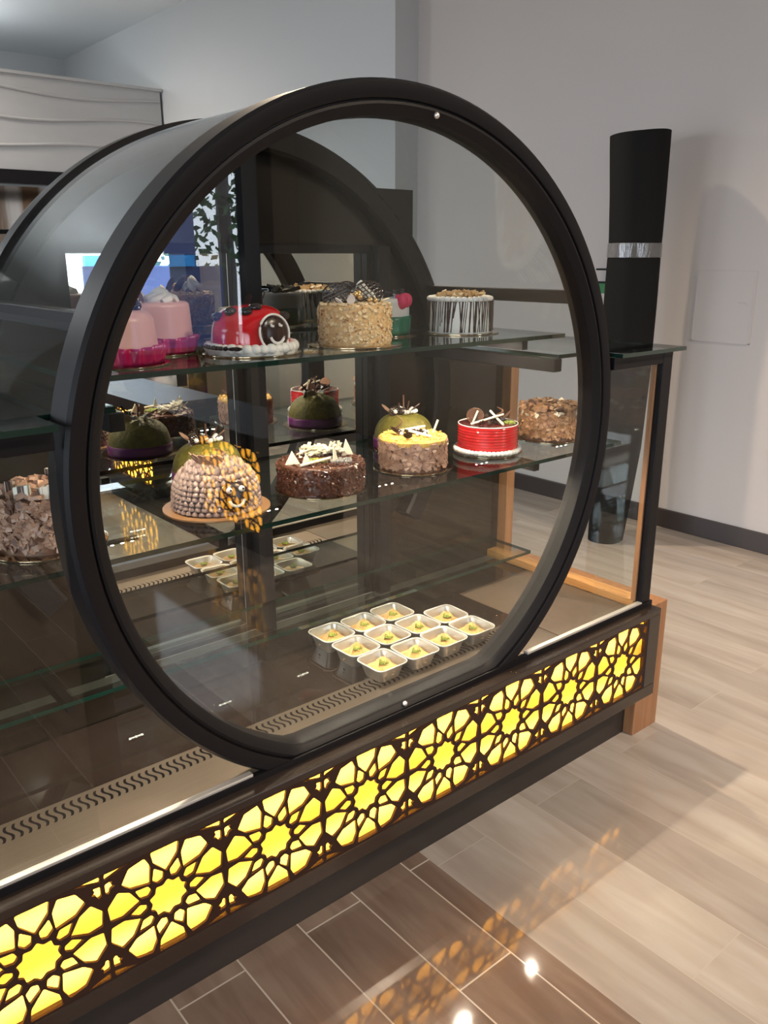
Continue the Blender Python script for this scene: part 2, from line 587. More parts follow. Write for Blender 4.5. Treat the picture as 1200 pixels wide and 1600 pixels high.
def lattice_mesh(name, x0, x1, z0, z1, period, xstar, th):
    """flat perforated sheet in the xz plane, thickness th along y"""
    cu = bpy.data.curves.new(name, 'CURVE')
    cu.dimensions = '2D'
    cu.fill_mode = 'BOTH'
    cu.extrude = th / 2

    def spl_(pts):
        s_ = cu.splines.new('POLY')
        s_.points.add(len(pts) - 1)
        for i, p in enumerate(pts):
            s_.points[i].co = (p[0], p[1], 0, 1)
        s_.use_cyclic_u = True
    spl_([(x0, z0), (x1, z0), (x1, z1), (x0, z1)])
    zc = (z0 + z1) / 2
    zs = (z1 - z0) / 0.957
    holes = cell_holes()
    k0 = int(math.floor((x0 - xstar) / period)) - 1
    k1 = int(math.ceil((x1 - xstar) / period)) + 1
    m = 0.006
    for k in range(k0, k1 + 1):
        cx = xstar + k * period
        for h in holes:
            q = [(cx + p[0] * period, zc + p[1] * zs) for p in h]
            q = clip_poly(q, 0, x0 + m, -1)
            if len(q) > 2:
                q = clip_poly(q, 0, x1 - m, 1)
            if len(q) > 2 and area2(q) > 2e-5:
                n = len(q)
                out = []
                for i in range(n):
                    a, b, c = q[i - 1], q[i], q[(i + 1) % n]
                    for e in (a, c):
                        d = math.dist(b, e)
                        t = min(0.0018, d * 0.3) / d if d > 1e-7 else 0
                        out.append((b[0] + (e[0] - b[0]) * t, b[1] + (e[1] - b[1]) * t))
                spl_(out)
    ob = bpy.data.objects.new(name, cu)
    COL.objects.link(ob)
    dg = bpy.context.evaluated_depsgraph_get()
    me = bpy.data.meshes.new_from_object(ob.evaluated_get(dg))
    bpy.data.objects.remove(ob)
    bpy.data.curves.remove(cu)
    for v in me.vertices:
        x, y, z = v.co
        v.co = (x, -z, y)
    me.flip_normals()
    return me


# ------------------------------------------------------------------ counter base
XL, XR = -1.75, 0.98
counter = thing('display_counter', 'long dark counter base with glowing yellow star lattice front', 'counter', (0, 0.3, 0))
MB().box(XL, 1.0, 0.07, 0.60, 0.0, 0.19).build('plinth', PLINTH, counter)
w = MB()
w.box(XL, XR, -0.035, 0.0, 0.455, 0.473).box(XL, XR, -0.035, 0.06, 0.19, 0.228).box(0.925, XR, -0.035, 0.06, 0.228, 0.455)
w.box(XL, XR, 0.055, 0.66, 0.19, 0.438)
w.box(XL, XR, -0.002, 0.06, 0.438, 0.455)
w.build('carcass', BLACKG, counter, bevel=0.002)
MB().box(XL, XR - 0.001, -0.002, 0.012, 0.455, 0.488).build('window_sill', BLACK, counter)
for _a, _b in ((XL, -0.40), (0.42, 0.93)):
    MB().box(_a, _b, 0.000, 0.014, 0.488, 0.4945).build('polished_trim', CHROME, counter, bevel=0.001)
lat = lattice_mesh('lattice_screen', XL, 0.925, 0.228, 0.455, 0.2349, -0.843, 0.006)
lat.materials.append(SCREEN)
lo = bpy.data.objects.new('lattice_screen', lat)
COL.objects.link(lo)
lo.parent = counter
lo.location = (0, -0.029 - 0.3, 0)
MB().add([(XL, -0.014, 0.228), (0.925, -0.014, 0.228), (0.925, -0.014, 0.455), (XL, -0.014, 0.455)], [(0, 1, 2, 3)]).build('light_panel', YELLOW, counter)
MB().box(XL, 0.995, 0.21, 0.60, 0.438, 0.460).build('stone_deck', GRANITE, counter)
MB().box(XL, 0.99, 0.60, 0.636, 0.438, 0.462).build('rear_ledge', mat('grey_ledge', (0.07, 0.065, 0.06), 0.3), counter)
MB().box(XL, 0.62, 0.014, 0.21, 0.438, 0.4595).build('steel_deck_strip', STEEL, counter)
MB().box(0.62, 0.97, 0.014, 0.45, 0.455, 0.4612).build('side_deck', DECKB, counter)
w = MB()
x = XL + 0.02
while x < 0.60:
    pts = []
    for i in range(9):
        t = i / 8
        pts.append((x + 0.0045 * math.sin(t * 2 * pi * 1.0), 0.152 + 0.046 * t))
    # ribbon
    vs = []
    for px_, py_ in pts:
        vs += [(px_ - 0.0028, py_, 0.4599), (px_ + 0.0028, py_, 0.4599)]
    w.add(vs, [(2 * i, 2 * i + 1, 2 * i + 3, 2 * i + 2) for i in range(8)])
    x += 0.0155
w.build('air_slots', mat('slot_dark', (0.004, 0.003, 0.003), 0.9, spec=0.1), counter)
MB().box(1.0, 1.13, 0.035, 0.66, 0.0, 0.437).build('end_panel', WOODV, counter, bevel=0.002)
# two LED rows behind the diffuser film
area_light('lattice_light', (-0.41, 0.022, 0.412), (0, -1, 0), 2.66, 0.010, 9, (1.0, 0.95, 0.85))
area_light('lattice_light', (-0.41, 0.022, 0.271), (0, -1, 0), 2.66, 0.010, 9, (1.0, 0.95, 0.85))

# ------------------------------------------------------------------ round showcase
drum = thing('round_showcase', 'large round black-framed glass showcase rising above the counter', 'showcase', (0, 0.3, 0.46))


def ring_mesh(prof, chord=None, n=160, a0=0.0, a1=2 * pi, full=True):
    """prof: closed list of (r, y); revolve about the y axis through ZC"""
    w = MB()
    m = len(prof)
    cnt = n if full else n + 1
    vs, fs = [], []
    for i in range(cnt):
        a = a0 + (a1 - a0) * i / n
        for r, y in prof:
            rr = r
            if chord and r < RO - 0.004:
                down = -math.sin(a)
                if down > 0.3:
                    rr = min(r, (chord + (r - 0.64) * 0.8) / down)
            if chord and math.sin(a) < 0:
                rr = min(rr, (ZC - 0.4595) / -math.sin(a))
            vs.append((rr * math.cos(a), y, ZC + rr * math.sin(a)))
    for i in range(n):
        i2 = (i + 1) % cnt
        for j in range(m):
            j2 = (j + 1) % m
            fs.append((i * m + j, i2 * m + j, i2 * m + j2, i * m + j2))
    if not full:
        fs.append(tuple(range(m)))
        fs.append(tuple((cnt - 1) * m + j for j in range(m)))
    w.add(vs, fs)
    return w


PF = [(RO, 0.007), (RO - 0.006, 0.0), (0.671, 0.0), (0.668, 0.002), (0.667, 0.008), (0.664, 0.008), (0.663, 0.004), (0.658, 0.003), (0.646, 0.010), (0.640, 0.016), (0.640, 0.060), (0.660, 0.075), (RO, 0.075)]
fr = ring_mesh(PF, chord=0.574).build('front_ring', BLACK, drum, smooth=True)
for bx, bz, by in ((0.002, ZC - 0.579, 0.004), (0.075, ZC + 0.648, 0.004)):
    MB().ball((bx, by, bz), 0.006, 10, 6).build('bolt', CHROME, fr, smooth=True)


def disc_mesh(r, y0, y1, zcut=None, n=128, side=False, zmin=None):
    """solid disc about the y axis; zmin cuts it flat at the bottom"""
    w = MB()
    pts = []
    for i in range(n):
        a = 2 * pi * i / n
        z = ZC + r * math.sin(a)
        if zmin is not None:
            z = max(z, zmin)
        pts.append((r * math.cos(a), z))
    vs = [(x, y0, z) for x, z in pts] + [(x, y1, z) for x, z in pts]
    fs = [tuple(range(n)), tuple(reversed(range(n, 2 * n)))] + [(i, (i + 1) % n, n + (i + 1) % n, n + i) for i in range(n)]
    w.add(vs, fs)
    return w


disc_mesh(0.648, 0.030, 0.036, zmin=0.500).build('front_glass', glass_mat('front_glass', (0.97, 0.98, 0.975), 0.045), drum)
PR = [(RO, 0.590), (0.648, 0.590), (0.640, 0.597), (0.640, 0.634), (RO, 0.634)]
# the rear ring rises above the counter tops only
ring_mesh(PR, n=120, a0=R(-35), a1=R(215), full=False).build('rear_ring', BLACK, drum, smooth=True)


def arc_plate(r, y0, y1, zmin, n=96, hole=None):
    """disc segment above zmin as a plate in the xz plane, with a rectangular opening below its top"""
    w = MB()
    a0 = math.asin(max(-1, min(1, (zmin - ZC) / r)))
    pts = [(r * math.cos(a0 + (pi - 2 * a0) * i / n), ZC + r * math.sin(a0 + (pi - 2 * a0) * i / n)) for i in range(n + 1)]
    m = len(pts)
    vs = [(x, y0, z) for x, z in pts] + [(x, y1, z) for x, z in pts]
    fs = [tuple(range(m)), tuple(reversed(range(m, 2 * m)))] + [(i, (i + 1) % m, m + (i + 1) % m, m + i) for i in range(m)]
    w.add(vs, fs)
    return w


bp = arc_plate(0.697, 0.636, 0.655, 1.503)
# side cheeks of the back panel, each bounded by the circle
for sx, xa in ((1, 0.425), (-1, 0.445)):
    n = 30
    za, zb = 1.19, 1.503
    pts = [(sx * xa, za), (sx * math.sqrt(0.697 ** 2 - (za - ZC) ** 2), za)]
    for i in range(1, n):
        z = za + (zb - za) * i / n
        pts.append((sx * math.sqrt(max(0, 0.697 ** 2 - (z - ZC) ** 2)), z))
    pts += [(sx * math.sqrt(0.697 ** 2 - (zb - ZC) ** 2), zb), (sx * xa, zb)]
    m = len(pts)
    vs = [(x, 0.636, z) for x, z in pts] + [(x, 0.655, z) for x, z in pts]
    bp.add(vs, [tuple(range(m)), tuple(reversed(range(m, 2 * m)))] + [(i, (i + 1) % m, m + (i + 1) % m, m + i) for i in range(m)])
bp.box(0.425, 0.99, 0.636, 0.655, 0.46, 1.19).box(XL, -0.445, 0.636, 0.655, 0.46, 1.19)
bp.build('back_panel', PANEL, drum)
MB().box(-0.002, 0.042, 0.600, 0.642, 0.46, 1.715).build('centre_stile', BLACK, drum)
for xa, xb in ((-0.445, 0.0), (0.04, 0.430)):
    md = MB()
    t = 0.018
    md.box(xa, xa + t, 0.640, 0.662, 0.462, 1.503).box(xb - t, xb, 0.640, 0.662, 0.462, 1.503).box(xa, xb, 0.640, 0.662, 1.480, 1.503).box(xa, xb, 0.640, 0.662, 0.462, 0.474)
    f_ = md.build('mirror_door', BLACK, drum)
    MB().box(xa + t, xb - t, 0.664, 0.668, 0.474, 1.480).build('mirror_pane', MIRROR, f_)
MB().box(0.430, 0.470, 0.606, 0.636, 0.46, 1.50).build('door_jamb', BLACK, drum)
MB().box(0.05, 0.61, 0.669, 0.76, 0.46, 1.655).build('door_housing', BLACK, drum)
# curved acrylic shell over the drum
n = 96
w = MB()
a0, a1 = R(12.5), R(167.5)
vs, fs = [], []
for i in range(n + 1):
    a = a0 + (a1 - a0) * i / n
    for r in (0.689, 0.693):
        for y in (0.075, 0.590):
            vs.append((r * math.cos(a), y, ZC + r * math.sin(a)))
for i in range(n):
    b = i * 4
    fs += [(b, b + 1, b + 5, b + 4), (b + 2, b + 6, b + 7, b + 3), (b, b + 4, b + 6, b + 2), (b + 1, b + 3, b + 7, b + 5)]
w.add(vs, fs)
w.build('curved_shell', ACRYL, drum, smooth=True)
for sx in (1, -1):
    MB().box(sx * 0.612 - 0.016, sx * 0.612 + 0.016, 0.07, 0.60, 1.358, 1.390).build('side_rail', BLACK, drum, bevel=0.002)

# ------------------------------------------------------------------ side showcases


def side_case(name, label, sx, xa, xb):
    t = thing(name, label, 'showcase', ((xa + xb) / 2, 0.3, 0.46))
    lo_, hi_ = min(xa, xb), max(xa, xb)
    xi = sx * 0.575
    # glass top, cut around the front ring
    xr = sx * 0.705
    a, b = min(xi, xb), max(xi, xb)
    m = MB().box(a, b, 0.078, 0.636, 1.225, 1.235, side='z')
    a, b = min(xr, xb), max(xr, xb)
    m.box(a, b, -0.020, 0.078, 1.225, 1.235, side='z')
    m.build('top_pane', [SHELFG, GEDGE], t)
    m = MB().box(xi - 0.014, xi + 0.014, 0.078, 0.60, 1.192, 1.2245)
    m.box(min(xr, xb) + (0 if sx > 0 else 0.0), max(xr, xb) - (0.035 if sx > 0 else 0), 0.002, 0.034, 1.192, 1.2245)
    m.build('top_rail', BLACK, t, bevel=0.002)
    xg = sx * 0.60
    MB().box(min(sx * 0.705, xb), max(sx * 0.705, xb) - (0.035 if sx > 0 else 0), 0.010, 0.016, 0.4946, 1.192).build('front_pane', GLASS, t)
    return t


rcase = side_case('side_showcase', 'low glass side showcase right of the round one, wooden strips at its end', 1, 0.6, 0.998)
MB().box(0.925, 0.968, 0.0, 0.034, 0.490, 1.2245).build('corner_post', BLACK, rcase, bevel=0.002)
MB().box(0.968, 0.974, 0.036, 0.62, 0.488, 1.2245).build('end_pane', GLASS, rcase)
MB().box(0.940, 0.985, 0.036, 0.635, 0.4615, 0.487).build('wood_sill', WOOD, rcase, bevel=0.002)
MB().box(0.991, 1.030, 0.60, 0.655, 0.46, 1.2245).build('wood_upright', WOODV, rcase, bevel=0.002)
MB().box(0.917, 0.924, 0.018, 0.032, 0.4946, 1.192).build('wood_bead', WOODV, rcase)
lcase = side_case('side_showcase', 'low glass side showcase left of the round one, running out of frame', -1, -0.6, XL)

# ------------------------------------------------------------------ glass shelves with LED modules


def led_module(x, y, z, parent, power=0.55, col=(1.0, 0.84, 0.62)):
    m = MB().box(x - 0.032, x + 0.032, y - 0.007, y + 0.007, z - 0.006, z)
    h = m.build('led_module', BLACK, parent)
    d = MB()
    for k in (-1, 0, 1):
        d.lathe([(0.0045, -0.0075), (0.0045, -0.006)], 12, (x + 0.020 * k, y, z))
    d.build('led_dots', DOT, h)
    for k in (-1, 1):
        area_light('shelf_led', (x + 0.010 * k, y, z - 0.0066), (0, 0.06, -1), 0.007, 0.007, power / 2, col)


def shelf(label, x0, x1, y0, y1, z, leds, brk, power=0.55):
    s_ = thing('glass_shelf', label, 'shelf', ((x0 + x1) / 2, (y0 + y1) / 2, z - 0.01))
    MB().box(x0, x1, y0, y1, z - 0.010, z, side='z').build('pane', [SHELFG, GEDGE], s_)
    for bx in brk:
        MB().box(bx - 0.010, bx + 0.010, y0 + 0.018, 0.634, z - 0.034, z - 0.0102).build('bracket', BLACK, s_)
    for lx in leds:
        led_module(lx, 0.225, z - 0.0102, s_, power)
    return s_


S1, S2, S3 = 1.280, 0.965, 0.553
shelf('upper glass shelf of the round showcase, carrying the pink cakes', -0.610, 0.655, 0.125, 0.60, S1, (-0.47, -0.13, 0.20, 0.44), (-0.42, 0.52), 1.5)
shelf('middle glass shelf carrying the brown, red and flaked cakes', -1.60, 0.905, 0.100, 0.60, S2, (-0.86, -0.53, -0.20, 0.13, 0.46, 0.79), (-0.37, 0.56), 2.7)
shelf('lowest narrow glass shelf just above the stone deck', -1.50, 0.90, 0.405, 0.60, S3, (), (-0.60,), 0)

# ------------------------------------------------------------------ cakes
random.seed(11)
BOARD = mat('gold_cake_board', (0.50, 0.38, 0.24), 0.12, 1.0)
BOARDB = mat('brown_cake_board', (0.42, 0.22, 0.10), 0.35, 0.3)
CREAM = mat('whipped_cream', (0.83, 0.80, 0.75), 0.5, sub=0.1)
CREAMY = mat('yellow_cream', (0.80, 0.66, 0.36), 0.5)
PINK = mat('pink_glaze', (0.80, 0.46, 0.42), 0.32, bump=(25, 0.15))
MAGENTA = mat('magenta_satin', (0.48, 0.008, 0.10), 0.25, spec=0.6)
PURPLE = mat('purple_satin', (0.22, 0.02, 0.20), 0.3, spec=0.6)
GREENR = mat('green_satin', (0.01, 0.16, 0.08), 0.25, spec=0.6)
REDG = mat('red_glaze', (0.62, 0.008, 0.012), 0.12, spec=0.7)
CHOC = mat('dark_chocolate', (0.030, 0.013, 0.010), 0.25)
CHOCM = mat('milk_chocolate', (0.17, 0.075, 0.045), 0.35, noise=(60, (0.11, 0.05, 0.03), 0.2))
BLACKC = mat('black_glaze', (0.018, 0.010, 0.010), 0.12, spec=0.7)
BROWNF = mat('chocolate_crumb', (0.105, 0.040, 0.022), 0.32, noise=(90, (0.06, 0.022, 0.014), 0.15), bump=(90, 1.0))
NUT = mat('nut_crumb', (0.62, 0.36, 0.14), 0.6, noise=(110, (0.78, 0.52, 0.24), 0.12), bump=(110, 1.0))
NUT2 = mat('nut_crumb_dark', (0.36, 0.16, 0.06), 0.6)
NUT3 = mat('nut_crumb_pale', (0.80, 0.60, 0.34), 0.6)
FLAKE = mat('chocolate_flake', (0.33, 0.18, 0.12), 0.4, noise=(50, (0.50, 0.31, 0.22), 0.15))
FLAKE2 = mat('chocolate_flake_golden', (0.30, 0.135, 0.065), 0.4, noise=(50, (0.50, 0.28, 0.14), 0.15))
FLAKED = mat('chocolate_flake_dark', (0.13, 0.06, 0.04), 0.35)
MAUVE = mat('cocoa_buttercream', (0.33, 0.23, 0.20), 0.42, bump=(60, 0.3))
GREEN = mat('pistachio_velvet', (0.115, 0.098, 0.010), 0.6, noise=(60, (0.19, 0.16, 0.02), 0.15), bump=(120, 0.8))
PISTA = mat('pistachio_crumb', (0.30, 0.34, 0.05), 0.6, noise=(120, (0.16, 0.22, 0.03), 0.1))
WHITEC = mat('white_chocolate', (0.86, 0.78, 0.60), 0.4)
STRIPED = mat('striped_chocolate', (0.85, 0.80, 0.70), 0.35, noise=(60, (0.05, 0.02, 0.015), 0.03), stretch=(3, 3, 0.05))
GOLDB = mat('gold_pearl', (0.70, 0.45, 0.18), 0.25, 0.7)
YTOP = mat('yellow_crumb_top', (0.66, 0.36, 0.06), 0.6, noise=(90, (0.80, 0.52, 0.14), 0.12), bump=(90, 0.8))
DRIP = mat('dark_drip', (0.040, 0.020, 0.018), 0.25)
TAN = mat('walnut_pieces', (0.45, 0.26, 0.10), 0.5, noise=(60, (0.62, 0.42, 0.20), 0.2))


def board(t, r, m=BOARD, th=0.0025):
    return MB().lathe([(r - 0.001, 0), (r, 0.001), (r, th), (r - 0.002, th + 0.0004)], 64).build('cake_board', m, t, world=False, smooth=True)


def body(t, R0, H, m, r0=0.008, z0=0.003, wob=0.0, R1=None, n=96, name='cake_body', ridges=0):
    """rounded cylinder of radius R0 (R1 at the top), height H"""
    R1 = R1 or R0
    prof = [(R0 - 0.002, z0)]
    k = 14
    for i in range(k + 1):
        f = i / k
        z = z0 + f * (H - z0 - r0)
        r = R0 + (R1 - R0) * f
        if ridges:
            pass
        prof.append((r, z))
    if ridges:
        prof = [(R0 - 0.002, z0)]
        kk = ridges * 6
        for i in range(kk + 1):
            f = i / kk
            prof.append((R0 + 0.0009 * math.cos(f * ridges * 2 * pi), z0 + f * (H - z0 - r0)))
    for i in range(1, 7):
        a = pi / 2 * i / 6
        prof.append((R1 - r0 + r0 * math.cos(a), H - r0 + r0 * math.sin(a)))
    prof.append((0.0005, H))
    rnd = {}

    def wb(a, j):
        if not wob or j >= len(prof) - 1:
            return 0
        return wob * (math.sin(7 * a + j) * 0.5 + math.sin(13 * a + 2.1 * j) * 0.5)
    return MB().lathe(prof, n, wob=wb).build(name, m, t, world=False, smooth=True)


def dome(t, R0, H, m, z0=0.003, name='cake_body', p=2.3, n=80):
    prof = [(R0 - 0.002, z0)]
    for i in range(25):
        a = pi / 2 * i / 24
        prof.append((max(0.0005, R0 * math.cos(a) ** (2 / p)), z0 + (H - z0) * math.sin(a) ** (2 / p)))
    return MB().lathe(prof, n).build(name, m, t, world=False, smooth=True)


def chips(t, name, m, cnt, R0, z0, z1, size, R1=None, top=None, thick=0.25, out=0.35, taper=0):
    """flat flakes pressed on the side of a cake"""
    w = MB()
    for _ in range(cnt):
        a = random.uniform(0, 2 * pi)
        f = random.random()
        z = z0 + (z1 - z0) * f
        r = R0 + ((R1 or R0) - R0) * f
        nrm = Vector((math.cos(a), math.sin(a), random.uniform(-out, out))).normalized()
        c = Vector((r * math.cos(a), r * math.sin(a), z))
        tx = nrm.cross(Vector((0, 0, 1))).normalized()
        tx = (tx * math.cos(a * 7 + f * 9) + nrm.cross(tx) * math.sin(a * 7 + f * 9)).normalized()
        tx = (tx + nrm * random.uniform(-out, out)).normalized()
        ty = nrm.cross(tx).normalized()
        s1, s2 = size * random.uniform(0.5, 1.1), size * random.uniform(0.35, 0.8)
        w.obox(c, tx * s1, ty * s2, nrm * size * thick * random.uniform(0.4, 1))
    o_ = w.build(name, m, t, world=False)
    o_['kind'] = 'stuff'
    return o_


def scatter_top(t, name, m, cnt, r, z, size, flat=0.5, r0=0.0):
    w = MB()
    for _ in range(cnt):
        a = random.uniform(0, 2 * pi)
        q = r0 + (r - r0) * math.sqrt(random.random())
        c = Vector((q * math.cos(a), q * math.sin(a), z + size * 0.4 * random.random()))
        d1 = Vector((random.uniform(-1, 1), random.uniform(-1, 1), random.uniform(-flat, flat))).normalized()
        d2 = d1.cross(Vector((random.uniform(-.4, .4), random.uniform(-.4, .4), 1))).normalized()
        d3 = d1.cross(d2)
        w.obox(c, d1 * size * random.uniform(.4, 1), d2 * size * random.uniform(.3, .7), d3 * size * random.uniform(.15, .45))
    o_ = w.build(name, m, t, world=False)
    o_['kind'] = 'stuff'
    return o_


def stick(t, p0, p1, r, m=WHITEC, name='chocolate_stick'):
    return MB().tube([p0, p1], r, 8).build(name, m, t, world=False, smooth=True)


def lattice_disc(t, c, r, nrm, m=CHOC, k=3, wdt=0.0018):
    """round chocolate net"""
    nrm = Vector(nrm).normalized()
    ux = nrm.cross(Vector((0, 0, 1))).normalized()
    uy = nrm.cross(ux).normalized()
    w = MB()
    pts = [Vector(c) + ux * r * 1.1 * math.cos(a) + uy * r * math.sin(a) for a in [2 * pi * i / 32 for i in range(32)]]
    w.tube(pts, wdt, 6, closed=True)
    for d in (0.5, -0.9):
        dx, dy = math.cos(d), math.sin(d)
        for i in range(-k, k + 1):
            o_ = i * r / (k + 0.3)
            h = math.sqrt(max(0, r * r - o_ * o_))
            if h > 0.002:
                p0 = Vector(c) + ux * 1.1 * (-dy * o_ - dx * h) + uy * (dx * o_ - dy * h)
                p1 = Vector(c) + ux * 1.1 * (-dy * o_ + dx * h) + uy * (dx * o_ + dy * h)
                w.tube([p0, p1], wdt * 0.75, 5)
    return w.build('chocolate_net', m, t, world=False)


def rosette(t, c, r, h, m=CREAM, name='cream_rosette'):
    """piped swirl: twisted ridges closing to a tip"""
    w = MB()
    for k in range(7):
        pts, tp = [], []
        for i in range(16):
            f = i / 15
            a = 2 * pi * k / 7 + f * 2.2
            q = r * (1 - f) ** 0.9 * (0.85 + 0.15 * math.sin(f * 9))
            pts.append((c[0] + q * math.cos(a), c[1] + q * math.sin(a), c[2] + h * f))
            tp.append(max(0.10, (1 - f) ** 0.6))
        w.tube(pts, r * 0.34, 7, taper=tp)
    w.ball((c[0], c[1], c[2] + h * 0.25), r * 0.7, 12, 8)
    return w.build(name, m, t, world=False, smooth=True)


def pearls(t, Rr, z, r, cnt, m=CREAM, name='cream_border', sq=0.9):
    w = MB()
    for i in range(cnt):
        a = 2 * pi * i / cnt
        w.ball((Rr * math.cos(a), Rr * math.sin(a), z), r * random.uniform(.9, 1.1), 10, 7, sq)
    return w.build(name, m, t, world=False, smooth=True)


def ribbon(t, Rr, z0, z1, m, name='ribbon', wave=0.0, nw=22):
    w = MB()
    n = 264 if wave else 72
    prof = [0, 0.25, 0.5, 0.75, 1]
    vs, fs = [], []
    for i in range(n):
        a = 2 * pi * i / n
        for f in prof:
            bulge = wave * (0.5 + 0.5 * math.sin(nw * a + 0.8 * math.sin(3 * a))) * (0.35 + 0.65 * f)
            r = Rr + 0.001 + bulge
            vs.append((r * math.cos(a), r * math.sin(a), z0 + (z1 - z0) * f + 0.003 * wave * 80 * math.sin(5 * a) * f * 0.5))
    k = len(prof)
    for i in range(n):
        i2 = (i + 1) % n
        for j in range(k - 1):
            fs.append((i * k + j, i2 * k + j, i2 * k + j + 1, i * k + j + 1))
    w.add(vs, fs)
    o_ = w.build(name, m, t, world=False, smooth=True)
    s_ = o_.modifiers.new('thick', 'SOLIDIFY')
    s_.thickness = 0.0012
    return o_


def tri_piece(t, c, ang, w_, h, lean=0.2, m=WHITEC, name='white_chocolate_triangle'):
    ux = Vector((math.cos(ang), math.sin(ang), 0))
    uy = Vector((-math.sin(ang) * lean, math.cos(ang) * lean, 1)).normalized()
    return MB().plate([(-w_ / 2, 0), (w_ / 2, 0), (0, h)], c, ux, uy, 0.003).build(name, m, t, world=False)


def curl(t, c, r, h, m=CHOCM, name='chocolate_curl', ang=0.0):
    w = MB()
    pts = []
    for i in range(22):
        f = i / 21
        a = ang + f * 2 * pi * 1.3
        pts.append((c[0] + r * math.cos(a), c[1] + r * math.sin(a), c[2] + h * f))
    w.tube(pts, r * 0.35, 7, taper=[0.4 + 0.6 * math.sin(pi * i / 21) for i in range(22)])
    return w.build(name, m, t, world=False, smooth=True)


def leaf(t, c, ang, ln, wd, m, name='chocolate_leaf', up=0.8):
    ux = Vector((math.cos(ang), math.sin(ang), up)).normalized()
    uy = ux.cross(Vector((math.sin(ang), -math.cos(ang), 0.3))).normalized()
    uy = Vector((-math.sin(ang), math.cos(ang), 0))
    pts = []
    for i in range(9):
        f = i / 8
        pts.append((ln * f, wd * math.sin(pi * f) ** 0.7))
    for i in range(7, 0, -1):
        f = i / 8
        pts.append((ln * f, -wd * math.sin(pi * f) ** 0.7))
    return MB().plate(pts, c, ux, uy, 0.002).build(name, m, t, world=False)


def face(t, c, nrm, r, dark=CHOC, m=CREAM, outline=True, style=0, squash=1.0):
    """round chocolate face with piped eyes and smile, facing nrm"""
    c, nrm = Vector(c), Vector(nrm).normalized()
    ux = Vector((0, 0, 1)).cross(nrm).normalized()
    uy = nrm.cross(ux).normalized()
    w = MB()
    vs, fs = [], []
    n = 40
    prof = [(1, 0), (0.98, 0.012), (0.9, 0.02), (0.6, 0.03), (0.3, 0.034)]
    for (q, h) in prof:
        for i in range(n):
            a = 2 * pi * i / n
            vs.append(c + ux * r * q * math.cos(a) + uy * r * squash * q * math.sin(a) + nrm * (h * r * 8 - 0.004))
    vs.append(c + nrm * (0.035 * r * 8 - 0.004))
    for j in range(len(prof) - 1):
        for i in range(n):
            i2 = (i + 1) % n
            fs.append((j * n + i, j * n + i2, (j + 1) * n + i2, (j + 1) * n + i))
    for i in range(n):
        fs.append(((len(prof) - 1) * n + i, (len(prof) - 1) * n + (i + 1) % n, len(vs) - 1))
    w.add(vs, fs)
    f = w.build('chocolate_face', dark, t, world=False, smooth=True)
    top = nrm * (0.034 * r * 8 - 0.002)

    def P(a, b):
        return c + ux * r * a + uy * r * squash * b + top
    w = MB()
    sm = [P(0.50 * math.cos(R(a)), -0.12 + 0.50 * math.sin(R(a))) for a in range(195, 346, 15)]
    w.tube(sm, r * 0.085, 8)
    w.build('piped_smile', m, f, world=False, smooth=True)
    for sx in (-1, 1):
        e = MB()
        if style == 0:
            e.tube([P(sx * 0.30 - 0.08, 0.52), P(sx * 0.30 - 0.06, 0.40), P(sx * 0.30 + 0.10, 0.36)], r * 0.075, 8)
        else:
            e.ball(P(sx * 0.40, 0.42), r * 0.19, 12, 8)
        eo = e.build('piped_eye', m, f, world=False, smooth=True)
        if style:
            MB().ball(P(sx * 0.40 + 0.02, 0.42) + nrm * r * 0.17, r * 0.07, 8, 6).build('pupil', dark, f, world=False, smooth=True)
    if outline:
        w = MB()
        pts = [c + ux * r * 1.06 * math.cos(R(a)) + uy * r * squash * 1.06 * math.sin(R(a)) - nrm * 0.001 for a in range(-50, 231, 10)]
        w.tube(pts, r * 0.07, 8)
        w.build('piped_outline', m, f, world=False, smooth=True)
    return f


TOC = math.atan2(-1.264, -1.117)      # roughly the direction towards the viewer's side


def cam_dir(x, y):
    return math.atan2(-1.264 - y, -1.117 - x)


TOPZ = S1 + 0.0005
MIDZ = S2 + 0.0005

# two pink cakes
t = thing('pink_cake', 'pink glazed cake with magenta ribbon, leftmost on the upper shelf, half behind the frame', 'cake', (-0.487, 0.262, TOPZ), group='pink ribbon cakes')
board(t, 0.095)
body(t, 0.078, 0.098, PINK, r0=0.022, R1=0.070)
ribbon(t, 0.078, 0.003, 0.036, MAGENTA, wave=0.013, nw=20)
w = MB()
for i in range(16):
    w.ball((0.028 + random.uniform(-.014, .014), -0.015 + random.uniform(-.014, .014), 0.106 + random.uniform(-.006, .012)), 0.007, 8, 6)
w.build('chocolate_berries', BLACKC, t, world=False, smooth=True)
w = MB()
for i in range(14):
    a = i * 2.4
    w.ball((0.028 + 0.017 * math.cos(a), -0.017 + 0.017 * math.sin(a), 0.108 + 0.009 * math.sin(i)), 0.0018, 6, 4)
w.build('sugar_pearls', CREAM, t, world=False)
leaf(t, (0.0, 0.01, 0.096), 1.2, 0.035, 0.012, mat('cherry_red', (0.25, 0.01, 0.02), 0.3), 'fruit_slice', 2.0)
t = thing('pink_cake', 'pink glazed cake topped with whipped cream, behind the leftmost one', 'cake', (-0.347, 0.397, TOPZ), group='pink ribbon cakes')
board(t, 0.084)
body(t, 0.078, 0.104, PINK, r0=0.010, R1=0.073)
ribbon(t, 0.077, 0.003, 0.036, MAGENTA, wave=0.013, nw=20)
rosette(t, (0.012, -0.012, 0.103), 0.032, 0.030)
rosette(t, (-0.022, 0.014, 0.103), 0.020, 0.024)
leaf(t, (-0.03, -0.02, 0.10), 2.4, 0.035, 0.014, CHOCM, 'chocolate_leaf', 3)

